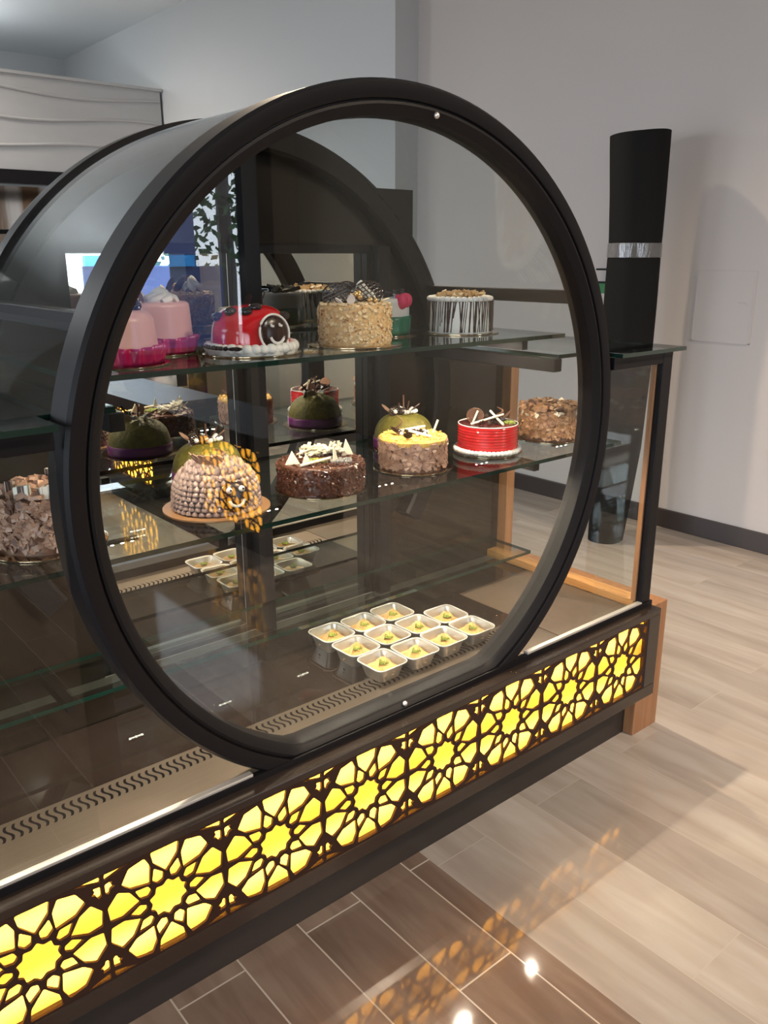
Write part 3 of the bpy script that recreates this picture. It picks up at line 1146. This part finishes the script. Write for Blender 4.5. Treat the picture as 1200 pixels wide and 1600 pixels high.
# ladybird cake with a face
lx, ly = -0.198, 0.262
t = thing('ladybird_cake', 'red glazed ladybird cake with black smiling face on white cream', 'cake', (lx, ly, TOPZ))
board(t, 0.102)
pearls(t, 0.086, 0.0145, 0.0125, 34)
MB().lathe([(0.092, 0.003), (0.094, 0.012), (0.080, 0.018), (0.01, 0.018)], 64, wob=lambda a, j: 0.003 * math.sin(11 * a) if j < 3 else 0).build('cream_base', CREAM, t, world=False, smooth=True)
dome(t, 0.080, 0.098, REDG, 0.012, p=3.0)
cd = cam_dir(lx, ly)
fa = cd + 0.62
face(t, (0.080 * math.cos(fa), 0.080 * math.sin(fa), 0.046), (math.cos(fa), math.sin(fa), 0.12), 0.034, CHOC, style=0)
for a, z in ((cd - 1.25, 0.075), (cd - 0.75, 0.086), (cd - 0.15, 0.087), (cd + 1.35, 0.075), (cd + 2.6, 0.08), (cd + 0.25, 0.094)):
    q = 0.080 * (1 - ((z - 0.012) / 0.086) ** 3) ** (1 / 3)
    MB().ball((q * math.cos(a), q * math.sin(a), z), 0.0135, 12, 8, 0.7).build('black_spot', BLACKC, t, world=False, smooth=True)
w = MB()
for i in range(9):
    a = cd - 1.35 + i * 0.13
    w.ball((0.090 * math.cos(a), 0.090 * math.sin(a), 0.017), 0.011, 10, 6, 0.45)
w.build('chocolate_drip', BLACKC, t, world=False, smooth=True)
w = MB()
pts = []
for i in range(14):
    z = 0.018 + 0.072 * i / 13
    q = 0.0805 * (1 - ((z - 0.012) / 0.086) ** 3) ** (1 / 3)
    pts.append((q * math.cos(cd - 1.55), q * math.sin(cd - 1.55), z))
w.tube(pts, 0.0022, 6)
w.build('piped_line', CREAM, t, world=False, smooth=True)
leaf(t, (0.03, 0.01, 0.094), cd + 1.5, 0.030, 0.010, CHOC, 'chocolate_wing', 2.5)
leaf(t, (0.01, 0.03, 0.095), cd + 2.2, 0.026, 0.010, CHOC, 'chocolate_wing', 2.5)
# square chocolate card standing behind the bug
t2 = thing('banded_cake', 'small cream and black banded cake behind the ladybird cake', 'cake', (-0.105, 0.47, TOPZ))
board(t2, 0.055)
body(t2, 0.045, 0.032, CREAMY, r0=0.004)
MB().lathe([(0.045, 0.032), (0.0455, 0.036), (0.0455, 0.060), (0.045, 0.062)], 48).build('chocolate_band', CHOC, t2, world=False, smooth=True)
MB().lathe([(0.045, 0.062), (0.046, 0.066), (0.044, 0.080), (0.0005, 0.084)], 48).build('cream_top', CREAMY, t2, world=False, smooth=True)

# nut cake
nx, ny = 0.070, 0.258
t = thing('nut_cake', 'tan nut-crumb cake crowned with chocolate net discs and cream', 'cake', (nx, ny, TOPZ))
board(t, 0.107)
body(t, 0.081, 0.090, NUT, r0=0.010, wob=0.0010)
chips(t, 'nut_pieces', NUT3, 420, 0.0815, 0.006, 0.086, 0.0042, thick=0.5, out=0.6)
chips(t, 'roasted_nut_pieces', NUT2, 110, 0.0818, 0.006, 0.086, 0.0030, thick=0.5, out=0.6)
scatter_top(t, 'nut_topping', NUT3, 160, 0.078, 0.090, 0.006)
cd = cam_dir(nx, ny)


def pol(a, r, z):
    return (r * math.cos(a), r * math.sin(a), z)


lattice_disc(t, pol(cd - 0.95, 0.050, 0.110), 0.028, (math.cos(cd - 0.2), math.sin(cd - 0.2), 0.45))
lattice_disc(t, pol(cd - 1.2, 0.020, 0.116), 0.025, (math.cos(cd - 0.1), math.sin(cd - 0.1), 0.6))
lattice_disc(t, pol(cd + 1.15, 0.035, 0.114), 0.028, (math.cos(cd + 0.1), math.sin(cd + 0.1), 0.5))
rosette(t, pol(cd + 2.4, 0.022, 0.100), 0.028, 0.040)
leaf(t, pol(cd - 0.15, 0.060, 0.090), cd + 0.2, 0.028, 0.009, CREAM, 'white_petal', 1.6)
leaf(t, pol(cd - 0.45, 0.058, 0.090), cd - 0.9, 0.026, 0.008, CREAM, 'white_petal', 0.8)
w = MB()
for a, r_, z in ((0.1, .03, .112), (0.35, .035, .106), (0.5, .02, .114), (-.2, .035, .108), (1.0, .055, .098), (0.75, .05, .1)):
    w.ball(pol(cd + a, r_, z), 0.0065, 10, 7)
w.build('gold_pearls', GOLDB, t, world=False, smooth=True)
leaf(t, pol(cd + 1.5, 0.05, 0.094), cd + 1.6, 0.03, 0.012, CREAMY, 'banana_slice', 0.3)

# rose cake behind it
t = thing('rose_cake', 'dark cake with a pink sugar rose and green ribbon, behind the nut cake', 'cake', (0.272, 0.425, TOPZ))
board(t, 0.100)
body(t, 0.082, 0.092, CREAM, r0=0.010)
ribbon(t, 0.083, 0.003, 0.048, GREENR, wave=0.004, nw=16)
scatter_top(t, 'chocolate_shards', BLACKC, 40, 0.065, 0.096, 0.016)
w = MB()
ra = cam_dir(.272, .425) + 1.05
for k in range(9):
    a = k * 2.39
    q = 0.004 + 0.0022 * k
    w.ball((0.068 * math.cos(ra) + q * math.cos(a), 0.068 * math.sin(ra) + q * math.sin(a), 0.080 + 0.003 * (k % 3)), 0.015, 10, 7, 1.2)
w.build('sugar_rose', mat('rose_pink', (0.72, 0.03, 0.12), 0.5), t, world=False, smooth=True)

# zebra cake
zx, zy = 0.470, 0.325
t = thing('zebra_cake', 'white cake with dark vertical drips and walnuts on top, upper shelf right', 'cake', (zx, zy, TOPZ))
board(t, 0.102)
body(t, 0.083, 0.083, CREAM, r0=0.006)
w = MB()
nd = 74
for i in range(nd):
    a = 2 * pi * i / nd + random.uniform(-.02, .02)
    z1 = 0.082
    z0_ = 0.006 if random.random() < 0.72 else random.uniform(0.015, 0.05)
    da = random.uniform(-.09, .09)
    pts = [pol(a + da * f, 0.0835, z1 + (z0_ - z1) * f) for f in (0, .25, .5, .75, 1)]
    w.tube(pts, random.choice((0.0012, 0.0016, 0.0024, 0.0034)), 6, taper=(1, .9, 1.1, .8, 1.0))
w.build('chocolate_drips', DRIP, t, world=False, smooth=True)
pearls(t, 0.077, 0.087, 0.0095, 34, sq=0.75)
MB().lathe([(0.08, 0.080), (0.08, 0.086), (0.0005, 0.088)], 48).build('cream_top', CREAM, t, world=False, smooth=True)
scatter_top(t, 'walnut_pieces', TAN, 60, 0.060, 0.094, 0.013)
leaf(t, (0.01, -0.02, 0.098), -0.6, 0.045, 0.014, CREAMY, 'banana_slice', 0.05)

# ---- middle shelf
# flake cake at the far left
t = thing('flake_cake', 'tall brown flake cake at the left end, striped chocolate pieces on top', 'cake', (-0.655, 0.262, MIDZ), group=None)
board(t, 0.108)
body(t, 0.082, 0.100, CHOCM, r0=0.008)
chips(t, 'chocolate_flakes', FLAKE, 800, 0.0848, 0.012, 0.098, 0.0095, thick=0.12, out=0.7)
chips(t, 'dark_flakes', FLAKED, 90, 0.086, 0.014, 0.098, 0.011, thick=0.12, out=0.7)
scatter_top(t, 'top_flakes', FLAKE, 70, 0.07, 0.103, 0.014)
for a, rr in ((-0.6, .055), (0.2, .06), (-1.5, .05), (1.3, 0.045), (2.6, 0.05)):
    aa = cam_dir(-.655, .262) + a
    c = pol(aa, rr, 0.112)
    MB().obox(c, Vector((math.cos(aa + 1.3), math.sin(aa + 1.3), 0.25)) * 0.019, Vector((0, 0, 1)) * 0.012, Vector((math.cos(aa), math.sin(aa), 0)) * 0.005).build('striped_chocolate_piece', STRIPED, t, world=False)

# cake with piped shell and a face
sx_, sy_ = -0.302, 0.262
t = thing('smiling_cake', 'mauve-brown piped buttercream cake with a smiling face on its side', 'cake', (sx_, sy_, MIDZ))
board(t, 0.112, BOARDB, 0.004)
dome(t, 0.084, 0.094, MAUVE, 0.003, p=3.6)
w = MB()
for j in range(9):
    z = 0.012 + j * 0.0098
    f = (z - 0.003) / 0.094
    q = 0.084 * max(0.02, (1 - f ** 3.6)) ** (1 / 3.6) + 0.004 * (1 - f)
    cnt = max(5, int(2 * pi * q / 0.0140))
    for i in range(cnt):
        a = 2 * pi * (i + 0.5 * (j % 2)) / cnt
        c = Vector(pol(a, q, z))
        w.lathe([(0.0072, -0.003), (0.0078, 0.0), (0.0060, 0.0035), (0.0030, 0.0060), (0.0004, 0.0095)], 7, (c.x, c.y, c.z - 0.002), cap=False)
for j in range(3):
    q = (0.055, 0.036, 0.015)[j]
    cnt = (22, 14, 6)[j]
    for i in range(cnt):
        a = 2 * pi * i / cnt
        w.lathe([(0.008, 0), (0.006, 0.006), (0.0004, 0.012)], 7, pol(a, q, 0.091 + 0.002 * j), cap=False)
w.build('piped_shells', MAUVE, t, world=False, smooth=True)
fa = cam_dir(sx_, sy_) + 0.42
face(t, pol(fa, 0.090, 0.045), (math.cos(fa), math.sin(fa), 0.22), 0.034, CHOC, outline=False, style=1, squash=0.95)
for k in range(5):
    a = cam_dir(sx_, sy_) - 1.3 + k * 0.35
    leaf(t, pol(a, 0.035, 0.100), a, 0.03, 0.014, FLAKE, 'chocolate_shaving', 1.5)
curl(t, (0.01, 0.0, 0.102), 0.012, 0.02)

# hidden green dome behind it
def green_dome(x, y, label, tall):
    t = thing('green_dome_cake', label, 'cake', (x, y, MIDZ), group='green domes with purple ribbons')
    board(t, 0.100)
    dome(t, 0.083, 0.094, GREEN, 0.003, p=2.9)
    ribbon(t, 0.084, 0.004, 0.030, PURPLE)
    cd = cam_dir(x, y)
    for k in range(6):
        a = cd + k * 1.05
        w = MB()
        for j in range(4):
            w.ball(pol(a + 0.1 * j, 0.022 + 0.004 * j, 0.100 + 0.002 * (j % 2)), 0.0055, 8, 6)
        w.build('cream_dots', CREAM, t, world=False, smooth=True)
    leaf(t, pol(cd - 1.6, 0.035, 0.094), cd - 1.7, 0.035, 0.014, FLAKE, 'chocolate_leaf', 0.9)
    leaf(t, pol(cd + 1.2, 0.02, 0.100), cd + 1.2, 0.035, 0.010, CHOCM, 'chocolate_leaf', 0.9)
    stick(t, (0.0, 0.0, 0.095), (0.002, 0.004, 0.095 + tall), 0.0022, CHOCM)
    stick(t, (0.012, 0.0, 0.095), (0.045, 0.03, 0.118), 0.0020, CHOCM)
    curl(t, pol(cd, 0.02, 0.092), 0.010, 0.018, CHOC)
    stick(t, (-0.015, 0.0, 0.090), (-0.035, -0.02, 0.128), 0.0028, CHOC)
    lattice_disc(t, pol(cd - 0.8, 0.03, 0.100), 0.016, (math.cos(cd), math.sin(cd), 0.4), CHOC)
    return t


green_dome(-0.205, 0.475, 'green velvet dome cake with purple ribbon behind the smiling cake', 0.040)
green_dome(0.388, 0.452, 'green velvet dome cake with purple ribbon behind the yellow-topped cake', 0.048)

# brown cake
bx_, by_ = -0.040, 0.250
t = thing('chocolate_cake', 'wide low glossy chocolate cake with white chocolate triangles and shavings', 'cake', (bx_, by_, MIDZ))
board(t, 0.106)
body(t, 0.098, 0.066, BROWNF, r0=0.008, wob=0.0012)
chips(t, 'chocolate_crumbs', mat('choc_crumb_lumps', (0.12, 0.045, 0.025), 0.25, spec=0.6), 900, 0.0985, 0.005, 0.062, 0.0042, thick=0.5, out=0.7)
scatter_top(t, 'top_crumbs', BROWNF, 200, 0.092, 0.066, 0.005)
cd = cam_dir(bx_, by_)
right = cd + pi / 2
for (u, v, wd, h, a) in ((-0.062, 0.045, 0.034, 0.030, 0.3), (-0.030, 0.048, 0.026, 0.024, 1.0), (0.034, 0.030, 0.016, 0.036, 1.3), (0.062, -0.035, 0.030, 0.038, 0.7)):
    c = (u * math.cos(right) + v * math.cos(cd), u * math.sin(right) + v * math.sin(cd), 0.066)
    tri_piece(t, c, right + a * 0.6, wd, h)
w = MB()
for i in range(70):
    u = random.uniform(-0.045, 0.045)
    v = -0.045 + random.uniform(-0.016, 0.016)
    c = Vector((u * math.cos(right) + v * math.cos(cd), u * math.sin(right) + v * math.sin(cd), 0.070 + random.random() * 0.014))
    d = Vector((random.uniform(-1, 1), random.uniform(-1, 1), random.uniform(-.2, .5))).normalized()
    w.obox(c, d * 0.016, d.cross(Vector((0, 0, 1))).normalized() * 0.004, Vector((0, 0, 1)) * 0.0012)
w.build('white_shavings', WHITEC, t, world=False)
def uv(u, v, z):
    return (u * math.cos(right) + v * math.cos(cd), u * math.sin(right) + v * math.sin(cd), z)
w = MB()
for _ in range(60):
    w.ball(uv(-0.008 + random.uniform(-.02, .02), 0.020 + random.uniform(-.014, .014), 0.068), 0.0035, 6, 4)
w.build('pistachio_crumbs', PISTA, t, world=False)
stick(t, uv(-0.045, 0.075, 0.070), uv(0.022, 0.030, 0.076), 0.0032)
w = MB()
for _ in range(30):
    w.ball(uv(0.045 + random.uniform(-.022, .022), 0.025 + random.uniform(-.015, .015), 0.068), 0.005, 7, 5)
w.build('silver_sugar', mat('silver_sugar', (0.5, 0.48, 0.46), 0.25, 0.6), t, world=False)

# yellow topped flake cake
fx, fy = 0.252, 0.262
t = thing('yellow_topped_cake', 'cake with a yellow crumb top and mauve chocolate flakes round its side', 'cake', (fx, fy, MIDZ))
board(t, 0.100)
body(t, 0.083, 0.078, CHOCM, r0=0.006)
chips(t, 'chocolate_flakes', FLAKE, 750, 0.0843, 0.012, 0.070, 0.0090, thick=0.10, out=0.35)
MB().lathe([(0.084, 0.066), (0.085, 0.076), (0.080, 0.081), (0.0005, 0.083)], 72, wob=lambda a, j: 0.002 * math.sin(9 * a) * (j < 3)).build('yellow_top', YTOP, t, world=False, smooth=True)
scatter_top(t, 'yellow_crumbs', YTOP, 160, 0.082, 0.081, 0.004)
cd = cam_dir(fx, fy)
right = cd + pi / 2
stick(t, uv(-0.010, 0.015, 0.095), uv(0.045, 0.045, 0.086), 0.0034)
stick(t, uv(-0.02, -0.03, 0.088), uv(0.03, -0.045, 0.094), 0.0034)
stick(t, uv(0.050, -0.01, 0.084), uv(0.062, -0.02, 0.115), 0.0028)
leaf(t, uv(-0.02, 0.02, 0.084), right + 2.4, 0.050, 0.011, CHOC, 'chocolate_leaf', 0.3)
leaf(t, uv(-0.012, 0.05, 0.082), cd, 0.03, 0.011, CHOC, 'chocolate_leaf', 0.9)
w = MB()
for _ in range(26):
    w.ball(uv(random.uniform(-.02, .035), random.uniform(-.03, .02), 0.086), 0.005, 7, 5)
w.build('chocolate_balls', CHOC, t, world=False, smooth=True)
w = MB()
for k in range(10):
    w.ball(uv(0.035 * math.cos(k * 0.63), 0.02 + -0.03 * math.sin(k * .63) - 0.02, 0.088), 0.005, 7, 5)
w.build('cream_dots', CREAM, t, world=False, smooth=True)
curl(t, uv(-0.035, 0.0, 0.084), 0.007, 0.045, CHOCM)

# red cake
rx, ry = 0.523, 0.262
t = thing('red_cake', 'glossy red ridged cake on a border of white cream pearls', 'cake', (rx, ry, MIDZ))
board(t, 0.094)
body(t, 0.081, 0.076, REDG, r0=0.004, ridges=9)
pearls(t, 0.085, 0.0095, 0.0082, 46)
MB().lathe([(0.080, 0.074), (0.076, 0.0785), (0.060, 0.079), (0.0005, 0.080)], 64, wob=lambda a, j: 0.004 * math.sin(6 * a) * (j == 1)).build('chocolate_top', mat('dark_cherry_glaze', (0.10, 0.008, 0.01), 0.15, noise=(30, (0.03, 0.008, 0.008), 0.1)), t, world=False, smooth=True)
w = MB()
w.tube([pol(2 * pi * i / 60, 0.0795, 0.0775) for i in range(60)], 0.0014, 6, closed=True)
w.build('cream_rim', CREAM, t, world=False, smooth=True)
cd = cam_dir(rx, ry)
right = cd + pi / 2
lattice_disc(t, uv(-0.035, 0.010, 0.098), 0.020, (math.cos(cd), math.sin(cd), .2), CHOCM, k=5, wdt=0.0012)
stick(t, uv(-0.045, 0.045, 0.082), uv(0.040, 0.015, 0.104), 0.0030)
stick(t, uv(0.005, -0.02, 0.106), uv(0.040, 0.050, 0.082), 0.0030)
stick(t, uv(-0.04, 0.02, 0.082), uv(-0.028, 0.015, 0.112), 0.0026)
scatter_top(t, 'chocolate_chunks', CHOC, 26, 0.045, 0.084, 0.010)
w = MB()
for _ in range(40):
    w.ball(uv(0.050 + random.uniform(-.02, .02), 0.005 + random.uniform(-.015, .015), 0.080), 0.0042, 6, 4)
w.build('pistachio_crumbs', PISTA, t, world=False)
leaf(t, uv(0.035, -0.03, 0.08), right, 0.04, 0.018, CHOCM, 'chocolate_leaf', 1.0)
curl(t, uv(0.03, 0.0, 0.09), 0.008, 0.03, CHOCM)

# flake cake right
t = thing('flake_cake', 'golden-brown flake cake at the right end of the middle shelf', 'cake', (0.795, 0.275, MIDZ))
board(t, 0.102)
body(t, 0.084, 0.086, CHOCM, r0=0.008)
chips(t, 'chocolate_flakes', FLAKE2, 950, 0.0862, 0.012, 0.084, 0.0088, thick=0.10, out=0.45)
chips(t, 'pale_flakes', WHITEC, 26, 0.088, 0.06, 0.084, 0.009, thick=0.10, out=0.45)
scatter_top(t, 'top_flakes', FLAKE2, 110, 0.082, 0.090, 0.015)
scatter_top(t, 'dark_top_flakes', FLAKED, 30, 0.080, 0.092, 0.014)

# ------------------------------------------------------------------ baklava cups
FOIL = mat('foil', (0.66, 0.60, 0.51), 0.28, 0.72, bump=(70, 0.35))
PASTRY = mat('baklava_pastry', (0.56, 0.31, 0.10), 0.35, noise=(40, (0.70, 0.44, 0.17), 0.2), bump=(50, 0.3))
DZ = 0.4605


def sq_ring(h, rnd, z, k=5):
    """rounded square loop, half width h"""
    out = []
    for q in range(4):
        cx, cy = [(1, 1), (-1, 1), (-1, -1), (1, -1)][q]
        for i in range(k):
            a = q * pi / 2 + pi / 2 * i / (k - 1)
            out.append((cx * (h - rnd) + rnd * math.cos(a), cy * (h - rnd) + rnd * math.sin(a), z))
    return out


def make_cup(label):
    t = thing('baklava_cup', label, 'pastry', (0, 0, DZ), group='baklava in foil cups')
    loops = [sq_ring(0.033, 0.012, 0.0), sq_ring(0.036, 0.014, 0.010), sq_ring(0.045, 0.018, 0.040), sq_ring(0.050, 0.020, 0.0415), sq_ring(0.0505, 0.020, 0.0395), sq_ring(0.046, 0.018, 0.0385), sq_ring(0.0445, 0.018, 0.0390), sq_ring(0.0355, 0.014, 0.011), sq_ring(0.032, 0.012, 0.002)]
    n = len(loops[0])
    vs = [p for l in loops for p in l]
    fs = []
    for j in range(len(loops) - 1):
        for i in range(n):
            i2 = (i + 1) % n
            fs.append((j * n + i, j * n + i2, (j + 1) * n + i2, (j + 1) * n + i))
    fs.append(tuple(reversed(range(n))))
    fs.append(tuple((len(loops) - 1) * n + i for i in range(n)))
    MB().add(vs, fs).build('foil_cup', FOIL, t, world=False, smooth=True)
    MB().tube(sq_ring(0.0500, 0.020, 0.0412), 0.0012, 6, closed=True).build('foil_rim', mat('foil_rim', (0.95, 0.92, 0.86), 0.4, 0.2) if 'foil_rim' not in bpy.data.materials else bpy.data.materials['foil_rim'], t, world=False, smooth=True)
    w = MB()
    # folded pastry: a fan of raised leaves over a flat base
    loops = [sq_ring(0.0305, 0.012, 0.004), sq_ring(0.0375, 0.015, 0.020), sq_ring(0.030, 0.013, 0.024)]
    vs = [p for l in loops for p in l]
    fs = []
    for j in range(2):
        for i in range(n):
            i2 = (i + 1) % n
            fs.append((j * n + i, j * n + i2, (j + 1) * n + i2, (j + 1) * n + i))
    fs.append(tuple(2 * n + i for i in range(n)))
    w.add(vs, fs)
    vs = []
    m = 13
    for j in range(7):
        v = j / 6
        for i in range(m):
            u = i / (m - 1) * 2 - 1
            hw = 0.018 + 0.014 * (1 - v)
            z = 0.022 + 0.012 * (1 - abs(u) ** 1.6) * (0.45 + 0.55 * v) + 0.0012 * math.sin(u * 14)
            # leaf runs from back corner (-,-) to the front (+,+) along the diagonal
            d = -0.034 + 0.064 * v
            vs.append(((d * 0.7 + u * hw * 0.72) + 0.004, (d * 0.7 - u * hw * 0.72) + 0.004, z))
    vs2 = [(a, b, c_ - 0.008) for a, b, c_ in vs]
    fs = []
    for j in range(6):
        for i in range(m - 1):
            a = j * m + i
            fs.append((a, a + 1, a + m + 1, a + m))
            b = a + 7 * m
            fs.append((b, b + m, b + m + 1, b + 1))
    w.add(vs + vs2, fs)
    w.build('pastry', PASTRY, t, world=False, smooth=True)
    w = MB()
    for _ in range(46):
        a, q = random.uniform(0, 2 * pi), 0.012 * math.sqrt(random.random())
        w.ball((0.002 + q * math.cos(a), -0.002 + q * math.sin(a), 0.0335 + 0.002 * random.random()), 0.0022, 6, 4)
    w.build('ground_pistachio', PISTA, t, world=False)
    return t


def copy_tree(o, parent=None):
    c = o.copy()
    COL.objects.link(c)
    if parent is not None:
        c.parent = parent
    for ch in list(o.children):
        if ch is not c:
            copy_tree(ch, c)
    return c


cups = []
names_x = ['first', 'second', 'third', 'fourth']
rows = [(0.198, 4, 'front'), (0.305, 4, 'middle'), (0.412, 3, 'back')]
proto = None
for (yy, cnt, rn) in rows:
    for i in range(cnt):
        lab = 'foil cup of folded baklava with pistachio, %s from left in the %s row' % (names_x[i], rn)
        if proto is None:
            proto = make_cup(lab)
            c = proto
        else:
            c = copy_tree(proto)
            c['label'] = lab
        c.location = (0.098 + 0.107 * i, yy + random.uniform(-.003, .003), DZ)
        cups.append(c)
for i, c in enumerate(cups):
    c.rotation_euler = (0, 0, random.uniform(-0.05, 0.05) + (pi if i in (6, 8) else 0) * 0)

# ------------------------------------------------------------------ black roll in the corner
roll = thing('felt_roll', 'tall black felt roll standing on end against the right wall', 'roll', (2.66, 1.28, 0))
w = MB()
n = 40
rings = []
lv = [(0.0, 0.104, -0.085), (0.15, 0.114, -0.07), (0.5, 0.134, -0.035), (0.9, 0.142, -0.02), (1.08, 0.142, -0.02), (1.25, 0.143, -0.02), (1.45, 0.140, -0.02), (1.50, 0.137, -0.02), (1.56, 0.139, -0.02), (1.75, 0.143, -0.03), (1.95, 0.148, -0.045), (2.03, 0.149, -0.05)]
for z, r, dx in lv:
    ring = []
    for i in range(n):
        a = 2 * pi * i / n
        rr = r * (1 + 0.05 * math.sin(2 * a + z) + 0.02 * math.sin(5 * a + 2 * z))
        tz = z
        if z > 2.0:
            tz = z + 0.012 * math.cos(a + 0.7)
        ring.append((2.66 + dx + rr * math.cos(a), 1.28 + rr * 0.9 * math.sin(a), tz))
    rings.append(ring)
vs = [p for r_ in rings for p in r_]
fs = []
for j in range(len(rings) - 1):
    for i in range(n):
        i2 = (i + 1) % n
        fs.append((j * n + i, j * n + i2, (j + 1) * n + i2, (j + 1) * n + i))
fs.append(tuple(reversed(range(n))))
fs.append(tuple((len(rings) - 1) * n + i for i in range(n)))
w.add(vs, fs)
w.build('rolled_sheet', ROLLM, roll, smooth=True)
w = MB()
vs = []
for r_, z in ((0.1395, 1.462), (0.1435, 1.464), (0.1425, 1.530), (0.1385, 1.532)):
    for i in range(n):
        a = 2 * pi * i / n
        rr = r_ * (1 + 0.05 * math.sin(2 * a + 1.5) + 0.02 * math.sin(5 * a + 3.0))
        vs.append((2.64 + rr * math.cos(a), 1.28 + rr * 0.9 * math.sin(a), z))
w.add(vs, [(j * n + i, j * n + (i + 1) % n, (j + 1) * n + (i + 1) % n, (j + 1) * n + i) for j in range(3) for i in range(n)])
tp = w.build('tape_band', TAPE, roll, smooth=True)
tp['label'] = 'shiny clear tape band'

# thin black frame edge peeping out between ring and roll
hk = tag(MB().box(2.93, 2.97, 1.60, 1.72, 1.395, 1.405).box(2.93, 2.97, 1.60, 1.72, 1.325, 1.335).box(2.97, 2.999, 1.64, 1.66, 1.32, 1.41).build('wall_rack', BLACK), 'small black wall rack peeping out between the ring and the roll', 'rack')
MB().box(2.935, 2.965, 1.61, 1.70, 1.27, 1.325).build('green_card', mat('green_card', (0.02, 0.16, 0.05), 0.5), hk)

# ------------------------------------------------------------------ second lit counter, seen only as a reflection
c2 = thing('lattice_counter', 'second counter with glowing star lattice, seen reflected in the glass', 'counter', (1.25, -3.2, 0))
for _z0, _z1 in ((0.10, 0.325), (0.325, 0.55)):
    me2 = lattice_mesh('lattice_screen', 0.0, 0.66, _z0, _z1, 0.22, 0.11, 0.008)
    me2.materials.append(SCREEN)
    l2 = bpy.data.objects.new('lattice_screen', me2)
    COL.objects.link(l2)
    l2.parent = c2
    l2.rotation_euler = (0, 0, R(-90))
    l2.location = (1.005 - 1.25, -2.17 + 3.2, 0)
MB().box(1.03, 1.04, -2.83, -2.17, 0.10, 0.55).build('light_panel', YEMIT, c2)
MB().box(1.0, 1.5, -4.40, -2.15, 0.55, 0.62).box(1.06, 1.5, -4.4, -2.15, 0, 0.55).box(1.0, 1.06, -4.40, -2.15, 0, 0.10).box(1.0, 1.06, -2.165, -2.15, 0.1, 0.55).box(1.0, 1.06, -4.4, -2.835, 0.1, 0.55).build('carcass', BLACK, c2)

# tree on the street outside, seen as a reflection
random.seed(5)
tree = thing('street_tree', 'leafy street tree outside, seen as a reflection in the glass', 'tree', (6.0, -11.2, 0))
MB().tube([(6.0, -11.2, 0), (6.05, -11.2, 1.2), (5.95, -11.1, 2.4), (6.1, -11.2, 3.6)], 0.14, 10, taper=[1.2, 1, .8, .4]).build('trunk', DARKWOOD, tree)
w = MB()
for i in range(800):
    a, b_ = random.uniform(0, 2 * pi), random.uniform(-1, 1)
    r = 1.7 * random.random() ** 0.4
    c = Vector((6.0 + r * math.cos(a) * math.sqrt(1 - b_ * b_), -11.2 + r * math.sin(a) * math.sqrt(1 - b_ * b_), 2.5 + 1.2 * r / 1.7 * b_ * 1.2))
    d1 = Vector((random.uniform(-1, 1), random.uniform(-1, 1), random.uniform(-1, 1))).normalized() * 0.09
    d2 = d1.cross(Vector((random.uniform(-1, 1), random.uniform(-1, 1), random.uniform(-1, 1)))).normalized() * 0.05
    w.add([c - d1, c + d2, c + d1, c - d2], [(0, 1, 2, 3)])
w.build('foliage', mat('leaf_green', (0.03, 0.07, 0.025), 0.6), tree)
struct(MB().box(-12, 12, -16, -5.0, -0.12, -0.02).box(-12, -3.7, -5, 10, -0.12, -0.02).build('ground', mat('pavement', (0.30, 0.29, 0.28), 0.8)))

hb = thing('site_hoarding', 'blue street hoarding outside, seen as a reflection in the glass', 'hoarding', (4.0, -9.0, 0))
MB().box(3.3, 4.7, -9.05, -9.0, 0, 1.36).box(3.9, 4.32, -9.05, -9.0, 1.36, 3.2).build('board', mat('dark_blue_board', (0.03, 0.05, 0.16), 0.6), hb)
MB().box(3.3, 4.25, -8.9, -9.0, 1.36, 1.50).build('awning', mat('bright_blue_awning', (0.02, 0.30, 0.75), 0.6), hb)
